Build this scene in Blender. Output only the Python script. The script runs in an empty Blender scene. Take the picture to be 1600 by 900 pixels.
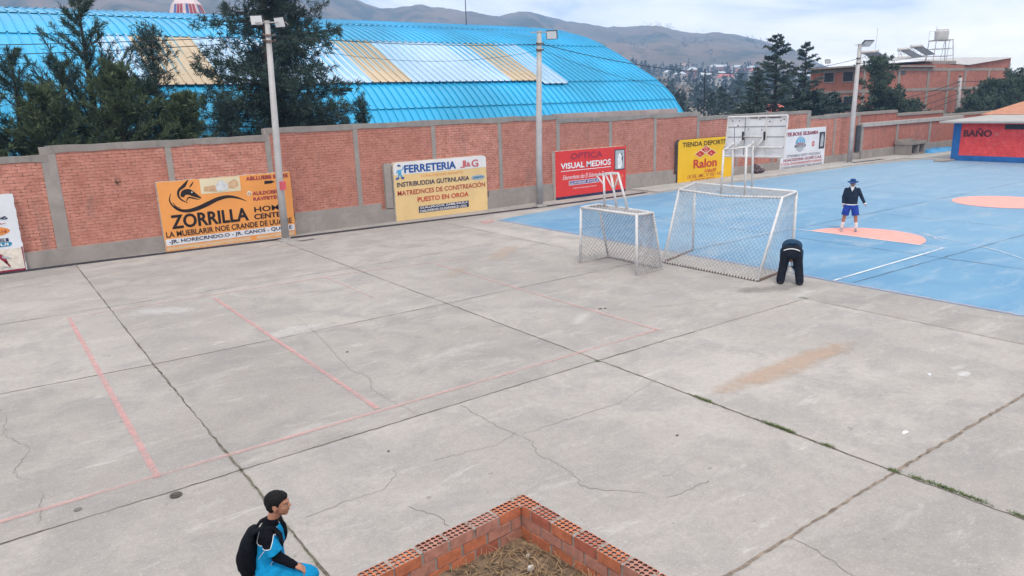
import bpy, bmesh, math, random
from mathutils import Vector, Matrix, noise
rad = math.radians
random.seed(7)
scene = bpy.context.scene
col = scene.collection

# ------------------------------------------------------------------ camera
cam_data = bpy.data.cameras.new("camera")
cam = bpy.data.objects.new("camera", cam_data)
col.objects.link(cam)
RIGHT = Vector((0.8135, -0.5805, -0.0354))
FWD = Vector((0.5682, 0.7856, -0.2448))
_f = FWD.normalized()
_r = (RIGHT - _f * RIGHT.dot(_f)).normalized()
_u = _r.cross(_f)
_m = Matrix((_r, _u, -_f)).transposed().to_4x4()
_m.translation = (0, 0, 4.5)
cam.matrix_world = _m
cam_data.sensor_width = 36
cam_data.lens = 25.785
cam_data.clip_start = 0.05
cam_data.clip_end = 20000
scene.camera = cam

# ------------------------------------------------------------------ sky, sun, exposure
SUN_EL, SUN_AZ = 58, 235          # azimuth the light comes from, measured from +X counter-clockwise
scene.view_settings.view_transform = 'Standard'
scene.view_settings.look = 'None'
scene.view_settings.exposure = 0.86
scene.view_settings.gamma = 1
scene.view_settings.use_curve_mapping = False
world = bpy.data.worlds.new("World")
scene.world = world
world.use_nodes = True
wt = world.node_tree
wt.nodes.clear()
def wn(t, **k):
    n = wt.nodes.new(t)
    for a, b in k.items(): setattr(n, a, b)
    return n
w_out = wn('ShaderNodeOutputWorld'); w_bg = wn('ShaderNodeBackground')
w_bg.inputs['Strength'].default_value = 0.1
w_sky = wn('ShaderNodeTexSky', sky_type='NISHITA', sun_disc=False)
w_sky.sun_elevation = rad(SUN_EL); w_sky.sun_rotation = rad(90 - SUN_AZ)
w_sky.altitude = 3000; w_sky.air_density = 1.0; w_sky.dust_density = 1.5
w_tc = wn('ShaderNodeTexCoord')
w_map = wn('ShaderNodeMapping'); w_map.inputs['Scale'].default_value = (1.3, 1.3, 4.2)
wt.links.new(w_tc.outputs['Generated'], w_map.inputs['Vector'])
w_no = wn('ShaderNodeTexNoise'); w_no.inputs['Scale'].default_value = 2.1
w_no.inputs['Detail'].default_value = 8; w_no.inputs['Roughness'].default_value = 0.58
w_no.inputs['Distortion'].default_value = 0.35
wt.links.new(w_map.outputs['Vector'], w_no.inputs['Vector'])
w_cr = wn('ShaderNodeValToRGB')
w_cr.color_ramp.elements[0].position = 0.40; w_cr.color_ramp.elements[0].color = (5.0, 5.6, 6.4, 1)
w_cr.color_ramp.elements[1].position = 0.56; w_cr.color_ramp.elements[1].color = (9.9, 9.5, 9.2, 1)
e = w_cr.color_ramp.elements.new(0.46); e.color = (7.6, 7.7, 7.9, 1)
wt.links.new(w_no.outputs['Fac'], w_cr.inputs['Fac'])
w_no2 = wn('ShaderNodeTexNoise'); w_no2.inputs['Scale'].default_value = 1.1; w_no2.inputs['Detail'].default_value = 4
wt.links.new(w_map.outputs['Vector'], w_no2.inputs['Vector'])
w_mr = wn('ShaderNodeMapRange'); w_mr.inputs[1].default_value = 0.4; w_mr.inputs[2].default_value = 0.62
w_mr.inputs[3].default_value = 0.93; w_mr.inputs[4].default_value = 1.0
wt.links.new(w_no2.outputs['Fac'], w_mr.inputs[0])
w_mix = wn('ShaderNodeMixRGB')
wt.links.new(w_mr.outputs[0], w_mix.inputs['Fac'])
wt.links.new(w_sky.outputs['Color'], w_mix.inputs['Color1'])
w_sep = wn('ShaderNodeSeparateXYZ'); wt.links.new(w_tc.outputs['Generated'], w_sep.inputs[0])
w_lo = wn('ShaderNodeMapRange'); w_lo.inputs[1].default_value = 0.03; w_lo.inputs[2].default_value = 0.40
wt.links.new(w_sep.outputs[2], w_lo.inputs[0])
w_tint = wn('ShaderNodeMixRGB'); w_tint.inputs['Color1'].default_value = (1.38, 1.26, 1.14, 1); w_tint.inputs['Color2'].default_value = (1.02, 1.0, 0.98, 1)
wt.links.new(w_lo.outputs[0], w_tint.inputs['Fac'])
w_sc = wn('ShaderNodeVectorMath', operation='MULTIPLY'); wt.links.new(w_cr.outputs['Color'], w_sc.inputs[0]); wt.links.new(w_tint.outputs['Color'], w_sc.inputs[1])
wt.links.new(w_sc.outputs[0], w_mix.inputs['Color2'])
wt.links.new(w_mix.outputs['Color'], w_bg.inputs['Color'])
wt.links.new(w_bg.outputs['Background'], w_out.inputs['Surface'])

sun_d = bpy.data.lights.new("sun", 'SUN')
sun_d.energy = 1.1; sun_d.angle = rad(14); sun_d.color = (1.0, 0.95, 0.87)
sun = bpy.data.objects.new("sun", sun_d); col.objects.link(sun)
_sd = Vector((math.cos(rad(SUN_EL)) * math.cos(rad(SUN_AZ)), math.cos(rad(SUN_EL)) * math.sin(rad(SUN_AZ)), math.sin(rad(SUN_EL))))
sun.rotation_euler = _sd.to_track_quat('Z', 'Y').to_euler()
sun.location = _sd * 60
scene.cycles.use_denoising = True
scene.cycles.max_bounces = 6
scene.cycles.volume_bounces = 1
scene.cycles.transparent_max_bounces = 16

# ------------------------------------------------------------------ helpers
WLOC = {}
def wloc(o): return WLOC.get(o.name, Vector((0, 0, 0))) if o else Vector((0, 0, 0))

def tag(o, label=None, cat=None, group=None, kind=None):
    if label: o["label"] = label
    if cat: o["category"] = cat
    if group: o["group"] = group
    if kind: o["kind"] = kind
    return o

def thing(name, label, cat, loc=(0, 0, 0), group=None):
    o = bpy.data.objects.new(name, None); col.objects.link(o)
    o.empty_display_size = 0.2
    o.location = loc; WLOC[o.name] = Vector(loc)
    return tag(o, label, cat, group)

class MB:
    def __init__(self): self.v = []; self.f = []; self.m = []; self.mi = 0
    def face(self, idx): self.f.append(tuple(idx)); self.m.append(self.mi)
    def add(self, verts, faces):
        b = len(self.v); self.v += [Vector(p) for p in verts]
        for f in faces: self.face([i + b for i in f])
    def quad(self, a, b, c, d): self.add([a, b, c, d], [(0, 1, 2, 3)])
    def box(self, x0, x1, y0, y1, z0, z1):
        self.add([(x0, y0, z0), (x1, y0, z0), (x1, y1, z0), (x0, y1, z0), (x0, y0, z1), (x1, y0, z1), (x1, y1, z1), (x0, y1, z1)],
                 [(0, 3, 2, 1), (4, 5, 6, 7), (0, 1, 5, 4), (1, 2, 6, 5), (2, 3, 7, 6), (3, 0, 4, 7)])
    def obox(self, c, ax, ay, az):
        c, ax, ay, az = map(Vector, (c, ax, ay, az))
        s = [(-1, -1, -1), (1, -1, -1), (1, 1, -1), (-1, 1, -1), (-1, -1, 1), (1, -1, 1), (1, 1, 1), (-1, 1, 1)]
        self.add([c + ax * a + ay * b + az * d for a, b, d in s],
                 [(0, 3, 2, 1), (4, 5, 6, 7), (0, 1, 5, 4), (1, 2, 6, 5), (2, 3, 7, 6), (3, 0, 4, 7)])
    def tube(self, pts, r, n=8, caps=True):
        pts = [Vector(p) for p in pts]; k = len(pts)
        rs = r if isinstance(r, (list, tuple)) else [r] * k
        base = len(self.v); up = None
        for i, p in enumerate(pts):
            d = (pts[min(i + 1, k - 1)] - pts[max(i - 1, 0)]).normalized()
            if up is None:
                up = d.orthogonal().normalized()
            else:
                up = (up - d * up.dot(d))
                up = up.normalized() if up.length > 1e-6 else d.orthogonal().normalized()
            s = d.cross(up)
            for j in range(n):
                a = 2 * math.pi * j / n
                self.v.append(p + (up * math.cos(a) + s * math.sin(a)) * rs[i])
        for i in range(k - 1):
            for j in range(n):
                a = base + i * n + j; b = base + i * n + (j + 1) % n
                self.face((a, b, b + n, a + n))
        if caps:
            self.face([base + j for j in range(n)][::-1])
            self.face([base + (k - 1) * n + j for j in range(n)])
    def loft(self, rings, caps=True):
        base = len(self.v); n = len(rings[0])
        for r in rings: self.v += [Vector(p) for p in r]
        for i in range(len(rings) - 1):
            for j in range(n):
                a = base + i * n + j; b = base + i * n + (j + 1) % n
                self.face((a, b, b + n, a + n))
        if caps:
            self.face([base + j for j in range(n)][::-1])
            self.face([base + (len(rings) - 1) * n + j for j in range(n)])
    def ell(self, c, rx, ry=None, rz=None, ax=None, n=14, m=9):
        """ellipsoid; ax = optional 3 axes"""
        ry = rx if ry is None else ry; rz = rx if rz is None else rz
        A = [Vector(a) for a in ax] if ax else [Vector((1, 0, 0)), Vector((0, 1, 0)), Vector((0, 0, 1))]
        c = Vector(c); base = len(self.v)
        self.v.append(c - A[2] * rz)
        for i in range(1, m):
            t = -math.pi / 2 + math.pi * i / m
            for j in range(n):
                a = 2 * math.pi * j / n
                self.v.append(c + A[0] * rx * math.cos(t) * math.cos(a) + A[1] * ry * math.cos(t) * math.sin(a) + A[2] * rz * math.sin(t))
        self.v.append(c + A[2] * rz); top = len(self.v) - 1
        for j in range(n):
            self.face((base, base + 1 + (j + 1) % n, base + 1 + j))
            self.face((top, base + 1 + (m - 2) * n + j, base + 1 + (m - 2) * n + (j + 1) % n))
        for i in range(m - 2):
            for j in range(n):
                a = base + 1 + i * n + j; b = base + 1 + i * n + (j + 1) % n
                self.face((a, b, b + n, a + n))
    def limb(self, pts, rs, n=12):
        """rounded limb: tube plus balls at the ends"""
        self.tube(pts, rs, n)
        self.ell(pts[0], rs[0] * .98); self.ell(pts[-1], rs[-1] * .98)
    def sheet(self, poly, z):
        self.add([(p[0], p[1], z) for p in poly], [tuple(range(len(poly)))])
    def build(self, name, mats, parent=None, smooth=False):
        me = bpy.data.meshes.new(name)
        off = wloc(parent)
        me.from_pydata([tuple(p - off) for p in self.v], [], self.f)
        if not isinstance(mats, (list, tuple)): mats = [mats]
        for m in mats: me.materials.append(m)
        if len(mats) > 1: me.polygons.foreach_set('material_index', self.m)
        if smooth: me.polygons.foreach_set('use_smooth', [True] * len(me.polygons))
        me.update()
        o = bpy.data.objects.new(name, me); col.objects.link(o)
        if parent:
            o.parent = parent
            WLOC[o.name] = off.copy()
        return o

def struct(name, mb, mats, smooth=False):
    return tag(mb.build(name, mats, None, smooth), kind="structure")

def fuse(mb, voxel, smooth=4):
    """one continuous skin from overlapping closed shapes -> MB"""
    me = bpy.data.meshes.new("tmp"); me.from_pydata([tuple(p) for p in mb.v], [], mb.f)
    bm = bmesh.new(); bm.from_mesh(me); bmesh.ops.recalc_face_normals(bm, faces=bm.faces); bm.to_mesh(me); bm.free()
    o = bpy.data.objects.new("tmp", me); col.objects.link(o)
    r = o.modifiers.new("r", 'REMESH'); r.mode = 'VOXEL'; r.voxel_size = voxel
    if smooth:
        s = o.modifiers.new("s", 'SMOOTH'); s.factor = 0.5; s.iterations = smooth
    dg = bpy.context.evaluated_depsgraph_get()
    ev = o.evaluated_get(dg); m2 = bpy.data.meshes.new_from_object(ev)
    out = MB(); out.v = [v.co.copy() for v in m2.vertices]
    for p in m2.polygons: out.face(p.vertices)
    bpy.data.objects.remove(o); bpy.data.meshes.remove(me); bpy.data.meshes.remove(m2)
    return out

# ------------------------------------------------------------------ materials
class Mat:
    def __init__(self, name, rough=0.8, spec=0.3, metal=0.0):
        self.m = bpy.data.materials.new(name); self.m.use_nodes = True
        self.t = self.m.node_tree; self.b = self.t.nodes['Principled BSDF']
        self.b.inputs['Roughness'].default_value = rough
        self.b.inputs['Specular IOR Level'].default_value = spec
        self.b.inputs['Metallic'].default_value = metal
        self.tc = self.t.nodes.new('ShaderNodeTexCoord')
    def n(self, t, **k):
        n = self.t.nodes.new(t)
        for a, b in k.items(): setattr(n, a, b)
        return n
    def l(self, a, b): self.t.links.new(a, b)
    def set(self, sock, v):
        if hasattr(v, 'is_linked') or hasattr(v, 'links'): self.l(v, sock)
        else: sock.default_value = v
    def mapped(self, scale=(1, 1, 1), rot=(0, 0, 0), loc=(0, 0, 0)):
        mp = self.n('ShaderNodeMapping'); mp.inputs['Scale'].default_value = scale
        mp.inputs['Rotation'].default_value = rot; mp.inputs['Location'].default_value = loc
        self.l(self.tc.outputs['Object'], mp.inputs['Vector']); return mp.outputs['Vector']
    def noise(self, scale, detail=4, rough=0.55, dist=0, vec=None):
        n = self.n('ShaderNodeTexNoise'); n.inputs['Scale'].default_value = scale
        n.inputs['Detail'].default_value = detail; n.inputs['Roughness'].default_value = rough
        n.inputs['Distortion'].default_value = dist
        self.l(vec if vec else self.tc.outputs['Object'], n.inputs['Vector']); return n.outputs['Fac']
    def rng(self, v, a, b, c=0.0, d=1.0):
        n = self.n('ShaderNodeMapRange'); n.interpolation_type = 'SMOOTHSTEP'
        self.l(v, n.inputs[0]); n.inputs[1].default_value = a; n.inputs[2].default_value = b
        n.inputs[3].default_value = c; n.inputs[4].default_value = d; return n.outputs[0]
    def mix(self, f, a, b, blend='MIX'):
        n = self.n('ShaderNodeMixRGB', blend_type=blend)
        self.set(n.inputs['Fac'], f)
        for s, v in ((n.inputs['Color1'], a), (n.inputs['Color2'], b)):
            if isinstance(v, tuple): s.default_value = (*v[:3], 1)
            else: self.l(v, s)
        return n.outputs['Color']
    def math(self, op, a, b=0.0):
        n = self.n('ShaderNodeMath', operation=op)
        self.set(n.inputs[0], a); self.set(n.inputs[1], b); return n.outputs[0]
    def color(self, c):
        s = self.b.inputs['Base Color']
        if isinstance(c, tuple): s.default_value = (*c[:3], 1)
        else: self.l(c, s)
        return self
    def bump(self, h, strength=0.3, dist=0.02):
        n = self.n('ShaderNodeBump'); n.inputs['Strength'].default_value = strength
        n.inputs['Distance'].default_value = dist; self.l(h, n.inputs['Height'])
        self.l(n.outputs['Normal'], self.b.inputs['Normal']); return self
    def alpha(self, a): self.l(a, self.b.inputs['Alpha']); return self

def simple(name, c, rough=0.75, var=0.25, scale=3.0, spec=0.3, metal=0.0, bump=0.0, bscale=40):
    M = Mat(name, rough, spec, metal)
    n = M.noise(scale, 5, 0.6)
    lo = tuple(x * (1 - var) for x in c); hi = tuple(min(1, x * (1 + var)) for x in c)
    M.color(M.mix(M.rng(n, 0.3, 0.7), lo, hi))
    if bump: M.bump(M.noise(bscale, 3), bump, 0.01)
    return M.m

def concrete_ground():
    M = Mat("worn_concrete", 0.88, 0.25)
    big = M.noise(0.22, 5, 0.6); mid = M.noise(0.9, 6, 0.65, 0.6); fine = M.noise(70, 3, 0.7)
    grit = M.noise(9, 6, 0.75)
    st = M.noise(0.9, 7, 0.72, 0.35, M.mapped((0.45, 1.5, 1), (0, 0, rad(-8))))
    wisps = M.noise(1.7, 8, 0.76, 0.5, M.mapped((0.5, 1.7, 1), (0, 0, rad(-14)), (4, 2, 0)))
    c = M.mix(M.rng(big, 0.36, 0.64), (0.360, 0.326, 0.300), (0.445, 0.406, 0.372))
    c = M.mix(M.rng(mid, 0.40, 0.66, 0, 0.7), c, (0.285, 0.268, 0.255))
    # each slab poured separately
    sx = M.n('ShaderNodeSeparateXYZ'); M.l(M.tc.outputs['Object'], sx.inputs[0])
    ix = M.math('FLOOR', M.math('DIVIDE', M.math('SUBTRACT', sx.outputs[0], 2.15), 6.3))
    iy = M.math('FLOOR', M.math('DIVIDE', M.math('SUBTRACT', sx.outputs[1], 3.84), 5.27))
    cx = M.n('ShaderNodeCombineXYZ'); M.l(ix, cx.inputs[0]); M.l(iy, cx.inputs[1])
    wnz = M.n('ShaderNodeTexWhiteNoise'); wnz.noise_dimensions = '2D'; M.l(cx.outputs[0], wnz.inputs['Vector'])
    tone = M.rng(wnz.outputs['Value'], 0, 1, 0.90, 1.08)
    c = M.mix(1.0, c, M.mix(1.0, (1, 1, 1), tone, 'MULTIPLY'), 'MULTIPLY')
    c = M.mix(M.rng(st, 0.54, 0.70, 0, 0.6), c, (0.50, 0.465, 0.432))
    c = M.mix(M.rng(wisps, 0.56, 0.72, 0, 0.7), c, (0.57, 0.54, 0.505))
    c = M.mix(M.rng(grit, 0.35, 0.70, 0, 0.34), c, (0.23, 0.222, 0.212))
    c = M.mix(M.rng(fine, 0.46, 0.76, 0, 0.5), c, (0.19, 0.18, 0.17))
    c = M.mix(M.rng(M.noise(5.5, 2, .5), 0.73, 0.76, 0, .5), c, (0.16, 0.15, 0.14))
    c = M.mix(M.rng(M.noise(28, 4, .75), 0.52, 0.70, 0, .45), c, (0.56, 0.53, 0.50))
    M.color(c); M.bump(M.math('ADD', grit, M.math('MULTIPLY', fine, 0.5)), 0.25, 0.006)
    return M.m

def court_blue():
    M = Mat("worn_blue_paint", 0.62, 0.35)
    big = M.noise(0.25, 5, 0.6, 0.5); st = M.noise(0.9, 6, 0.7, 0.8, M.mapped((0.45, 1.3, 1))); grit = M.noise(14, 5, 0.7)
    c = M.mix(M.rng(big, 0.35, 0.65), (0.100, 0.262, 0.43), (0.145, 0.315, 0.47))
    sx = M.n('ShaderNodeSeparateXYZ'); M.l(M.tc.outputs['Object'], sx.inputs[0])
    worn = M.rng(sx.outputs[0], 17, 44, 0, 1)
    c = M.mix(M.math('MULTIPLY', worn, 0.62), c, (0.25, 0.355, 0.45))
    c = M.mix(M.rng(st, 0.46, 0.70, 0, 0.6), c, (0.29, 0.40, 0.50))
    c = M.mix(M.rng(grit, 0.46, 0.76, 0, 0.42), c, (0.10, 0.19, 0.29))
    c = M.mix(M.rng(M.noise(.55, 7, .75, .6), .58, .74, 0, .6), c, (0.36, 0.38, 0.40))
    return M.color(c).bump(grit, 0.12, 0.004).m

def worn_paint(name, c, keep=0.5, soft=0.25, scale=5, top=1.0):
    M = Mat(name, 0.75, 0.3)
    n = M.noise(scale, 7, 0.75, 0.6); n2 = M.noise(0.6, 3)
    M.color(M.mix(M.rng(n, 0.3, 0.7, 0, 0.4), c, tuple(min(1, x * 1.25 + .03) for x in c)))
    a = M.math('ADD', n, M.math('MULTIPLY', M.math('SUBTRACT', n2, 0.5), 0.5))
    M.alpha(M.rng(a, keep - soft, keep + soft, top, 0.0)); return M.m

def brick_wall_mat(name, ca, cb, mortar, w=0.26, h=0.098, axis='x', rough_edge=0.03):
    M = Mat(name, 0.92, 0.15)
    sx = M.n('ShaderNodeSeparateXYZ'); M.l(M.tc.outputs['Object'], sx.inputs[0])
    u = M.math('ADD', sx.outputs[0], sx.outputs[1])
    cb_ = M.n('ShaderNodeCombineXYZ'); M.l(u, cb_.inputs[0]); M.l(sx.outputs[2], cb_.inputs[1])
    warp = M.n('ShaderNodeTexNoise'); warp.inputs['Scale'].default_value = 4.5; warp.inputs['Detail'].default_value = 4
    M.l(cb_.outputs[0], warp.inputs['Vector'])
    vm = M.n('ShaderNodeVectorMath', operation='MULTIPLY_ADD')
    M.l(warp.outputs['Color'], vm.inputs[0]); vm.inputs[1].default_value = (rough_edge * 1.6, rough_edge, 0); M.l(cb_.outputs[0], vm.inputs[2])
    br = M.n('ShaderNodeTexBrick'); br.offset = 0.5
    M.l(vm.outputs[0], br.inputs['Vector'])
    br.inputs['Color1'].default_value = (*ca, 1); br.inputs['Color2'].default_value = (*cb, 1); br.inputs['Mortar'].default_value = (*mortar, 1)
    br.inputs['Scale'].default_value = 1; br.inputs['Mortar Size'].default_value = 0.011; br.inputs['Mortar Smooth'].default_value = 0.25
    br.inputs['Bias'].default_value = -0.1; br.inputs['Brick Width'].default_value = w; br.inputs['Row Height'].default_value = h
    big = M.noise(0.7, 5, 0.65); mid = M.noise(5, 6, 0.7); pit = M.noise(16, 3, 0.6, 0, None)
    br.inputs['Mortar'].default_value = (*ca, 1)
    gap = M.math('MULTIPLY', br.outputs['Fac'], M.rng(M.noise(6.5, 4, 0.7), 0.40, 0.62, 0.12, 1.0))
    c = M.mix(M.rng(M.noise(2.4, 4, .6), .35, .7), br.outputs['Color'], tuple(x * 1.12 + 0.02 for x in ca))
    c = M.mix(gap, c, mortar)
    c = M.mix(M.rng(big, 0.45, 0.75, 0, 0.45), c, tuple(x * 1.18 + 0.03 for x in ca))
    c = M.mix(M.rng(mid, 0.45, 0.75, 0, 0.42), c, tuple(x * 0.68 for x in cb))
    c = M.mix(M.rng(M.noise(1.6, 5, 0.7), 0.6, 0.78, 0, 0.35), c, (0.46, 0.36, 0.31))
    ip = M.math('FLOOR', M.math('DIVIDE', M.math('SUBTRACT', sx.outputs[0], 2.0), 3.4)); wp = M.n('ShaderNodeTexWhiteNoise'); wp.noise_dimensions = '1D'; M.l(ip, wp.inputs['W'])
    c = M.mix(M.rng(wp.outputs['Value'], 0, 1, 0, .38), c, tuple(x * .80 for x in cb))
    damp = M.noise(1.1, 6, .72, .4, M.mapped((1.0, 1, .28)))
    c = M.mix(M.rng(damp, .56, .74, 0, .55), c, (0.20, 0.135, 0.115))
    c = M.mix(M.rng(M.noise(1.9, 6, .7, .3, M.mapped((.8, 1, 1.4), loc=(7, 0, 3))), .58, .72, 0, .5), c, (0.58, 0.34, 0.27))
    M.color(c)
    hgt = M.math('SUBTRACT', M.math('MULTIPLY', mid, 0.5), br.outputs['Fac'])
    M.bump(hgt, 0.75, 0.02); return M.m

def plaster(name, c, stain=(0.2, 0.19, 0.18), amt=0.5):
    M = Mat(name, 0.9, 0.2)
    a = M.noise(1.3, 6, 0.7, 0.5); b = M.noise(2.2, 6, 0.7, 0.4, M.mapped((1, 1, 0.35))); g = M.noise(30, 4, 0.7)
    k = M.mix(M.rng(a, 0.35, 0.7), tuple(x * .88 for x in c), tuple(x * 1.1 for x in c))
    k = M.mix(M.rng(b, 0.52, 0.75, 0, amt), k, stain)
    k = M.mix(M.rng(g, 0.5, 0.8, 0, 0.25), k, tuple(x * .6 for x in c))
    return M.color(k).bump(g, 0.2, 0.008).m

def sign_paint(name, c, chips=(0.75, 0.68, 0.6), amt=0.7):
    M = Mat(name, 0.6, 0.35)
    a = M.noise(0.9, 4, 0.6); ch = M.noise(7, 7, 0.8, 0.6); g = M.noise(3.5, 6, 0.7)
    k = M.mix(M.rng(a, 0.3, 0.7), tuple(x * .93 for x in c), tuple(min(1, x * 1.06) for x in c))
    k = M.mix(M.rng(g, 0.5, 0.8, 0, 0.18), k, tuple(x * .72 for x in c))
    k = M.mix(M.rng(ch, 0.68, 0.72, 0, amt), k, chips)
    return M.color(k).m

def roof_metal(name, c, var=0.12, rough=0.42):
    M = Mat(name, rough, 0.55)
    a = M.noise(0.18, 4, 0.6); b = M.noise(1.0, 5, 0.7, 0.3, M.mapped((3.0, 0.4, 0.4)))
    k = M.mix(M.rng(a, 0.35, 0.65), tuple(x * (1 - var) for x in c), tuple(min(1, x * (1 + var)) for x in c))
    k = M.mix(M.rng(b, 0.5, 0.8, 0, 0.22), k, tuple(min(1, x * 0.7 + 0.05) for x in c))
    return M.color(k).m

def leaf(name, c1, c2, sub=0.15):
    M = Mat(name, 0.7, 0.2)
    oi = M.noise(1.6, 3, 0.6)
    f = M.noise(11, 2)
    k = M.mix(M.rng(oi, 0.35, 0.65), c1, c2)
    k = M.mix(M.rng(f, 0.4, 0.7, 0, 0.6), k, tuple(x * 1.5 for x in c2))
    M.color(k); return M.m

m_ground = concrete_ground()
m_blue = court_blue()
m_dirt = simple("dry_earth", (0.20, 0.17, 0.13), 0.95, 0.3, 0.4, bump=0.4, bscale=8)
m_joint = simple("joint_dirt", (0.14, 0.122, 0.098), 0.95, 0.5, 9)
m_joint_old = simple("dusty_joint", (0.22, 0.175, 0.14), 0.95, 0.5, 6)
m_crack = simple("crack_grey", (0.215, 0.20, 0.185), 0.95, 0.4, 9)  # flat grey of the crack lines
m_bjoint = simple("court_joint", (0.10, 0.135, 0.19), 0.95, 0.4, 9)
m_pink = worn_paint("worn_pink_paint", (0.66, 0.35, 0.335), 0.56, 0.30, 4, .72)
m_pink_faint = worn_paint("faded_pink_paint", (0.60, 0.38, 0.35), 0.54, 0.30, 4, .75)
m_pinkdisc = worn_paint("pink_court_paint", (0.78, 0.335, 0.285), 0.80, 0.16, 3)
m_white_line = worn_paint("white_court_paint", (0.66, 0.68, 0.70), 0.60, 0.2, 5)
m_white_faint = worn_paint("faded_white_paint", (0.55, 0.60, 0.66), 0.48, 0.2, 5)
m_tan = worn_paint("ochre_dust", (0.52, 0.365, 0.27), 0.55, 0.32, 1.6)
m_whitish = worn_paint("lime_dust", (0.68, 0.66, 0.63), 0.44, 0.14, 3)
m_grate = simple("dark_grate", (0.06, 0.055, 0.07), 0.7, 0.4, 5, metal=0.3)
m_brick = brick_wall_mat("rough_red_brick", (0.56, 0.245, 0.18), (0.44, 0.165, 0.12), (0.13, 0.075, 0.06), rough_edge=0.042)
m_brick2 = brick_wall_mat("smooth_red_brick", (0.46, 0.18, 0.135), (0.40, 0.15, 0.11), (0.34, 0.18, 0.14), 0.26, 0.1, rough_edge=0.006)
m_cement = plaster("grey_cement", (0.33, 0.292, 0.262))
m_coping = plaster("stained_coping", (0.29, 0.26, 0.235), (0.13, 0.12, 0.11), .75)
m_cement_lt = plaster("light_cement", (0.42, 0.40, 0.375), amt=0.3)
m_steel = simple("galvanised_steel", (0.42, 0.40, 0.39), 0.55, 0.12, 2, spec=0.5, metal=0.1)
m_white_metal = simple("chipped_white_enamel", (0.64, 0.62, 0.61), 0.5, 0.1, 9, spec=0.45)
m_net = simple("white_wire_mesh", (0.50, 0.49, 0.48), 0.6, 0.18, 6)
m_netrust = simple("rusty_steel", (0.17, 0.12, 0.10), 0.8, 0.4, 12)
m_black = simple("black_plastic", (0.02, 0.02, 0.024), 0.5, 0.3, 5)
m_cable = simple("black_cable", (0.025, 0.03, 0.04), 0.7, 0.2, 5)
m_lens = simple("milky_lens", (0.74, 0.74, 0.74), 0.25, 0.05, 5, spec=0.6)
m_glass_dk = simple("dark_window_glass", (0.02, 0.025, 0.035), 0.15, 0.3, 2, spec=0.6)

def ground_poly(name, polys, mat, z):
    mb = MB()
    for p in polys: mb.sheet(p, z)
    return struct(name, mb, mat)

# ------------------------------------------------------------------ ground, yard, court
mb = MB(); ng = 48
for i in range(ng + 1):
    for j in range(ng + 1):
        def warp(t): 
            t = t * 2 - 1
            return math.copysign(abs(t) ** 2.2, t) * 1850
        mb.v.append(Vector((warp(i / ng), warp(j / ng), -0.05)))
for i in range(ng):
    for j in range(ng):
        a = i * (ng + 1) + j; mb.face((a, a + ng + 1, a + ng + 2, a + 1))
struct("ground", mb, m_dirt)
mb = MB(); mb.box(-30, 66, -30, 26.9, -0.2, 0.0)
struct("concrete_yard", mb, m_ground)

def jagged(pts, w0, seed, jit=0.012, step=0.12, z=0.005, broken=0.0, mb=None, wmin=0.35):
    """thin irregular strip following a polyline on the ground"""
    rng = random.Random(seed); mb = mb or MB()
    P = []
    for a, b in zip(pts[:-1], pts[1:]):
        a = Vector((*a, 0)); b = Vector((*b, 0)); n = max(1, int((b - a).length / step))
        for i in range(n): P.append(a.lerp(b, i / n))
    P.append(Vector((*pts[-1], 0)))
    L = []
    for i, p in enumerate(P):
        d = (P[min(i + 1, len(P) - 1)] - P[max(i - 1, 0)]).normalized(); s = Vector((-d.y, d.x, 0))
        o = s * rng.uniform(-jit, jit)
        k = noise.noise(Vector((p.x * 1.3 + seed, p.y * 1.3, 2.2))) * 0.9 + 0.9
        w = w0 * max(wmin, k) * rng.uniform(0.7, 1.3)
        L.append((p + o + s * w / 2, p + o - s * w / 2, k))
    for a, b in zip(L[:-1], L[1:]):
        if broken and a[2] < broken: continue
        mb.quad((a[1].x, a[1].y, z), (b[1].x, b[1].y, z), (b[0].x, b[0].y, z), (a[0].x, a[0].y, z))
    return mb

mb = MB()
for s, (pts, w) in enumerate([([(2.18, 26.2), (2.14, 14.4), (2.17, 9.1), (2.19, 5.2)], .034), ([(8.46, 25.0), (8.46, 18.6), (8.44, 3.84), (8.5, -4)], .026),
                              ([(-22, 14.75), (-0.26, 14.55), (2.12, 14.4), (8.3, 14.3), (14.6, 14.35)], .022), ([(-22, 9.1), (8.44, 9.12), (11, 9.1)], .026), ([(-10, 19.9), (2.1, 19.7), (9.2, 19.55), (17.6, 19.9)], .018),
                              ([(-12, 25.6), (2.1, 25.6), (8.4, 25.0), (13, 24.8), (17, 24.1)], .016), ([(14.75, 24.4), (14.7, 19.9), (14.72, 17.4)], .02)]):
    jagged(pts, w * .85, s + 1, mb=mb, broken=0.34, wmin=.3, jit=.010)
struct("slab_joints", mb, m_joint)
mb = MB()
for s, (pts, w) in enumerate([([(8.5, 3.85), (16, 3.78), (16.6, 3.8)], .05), ([(3.6, 3.84), (8.44, 3.85)], .038), ([(11, 9.1), (14.6, 9.05)], .02), ([(14.7, 8.8), (14.75, -4)], .02), ([(8.46, 8.8), (8.45, 4.0)], .03)]):
    jagged(pts, w, s + 21, mb=mb, broken=0.42, z=0.004, jit=.012, step=.09)
struct("dusty_joints", mb, m_joint_old)
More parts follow.
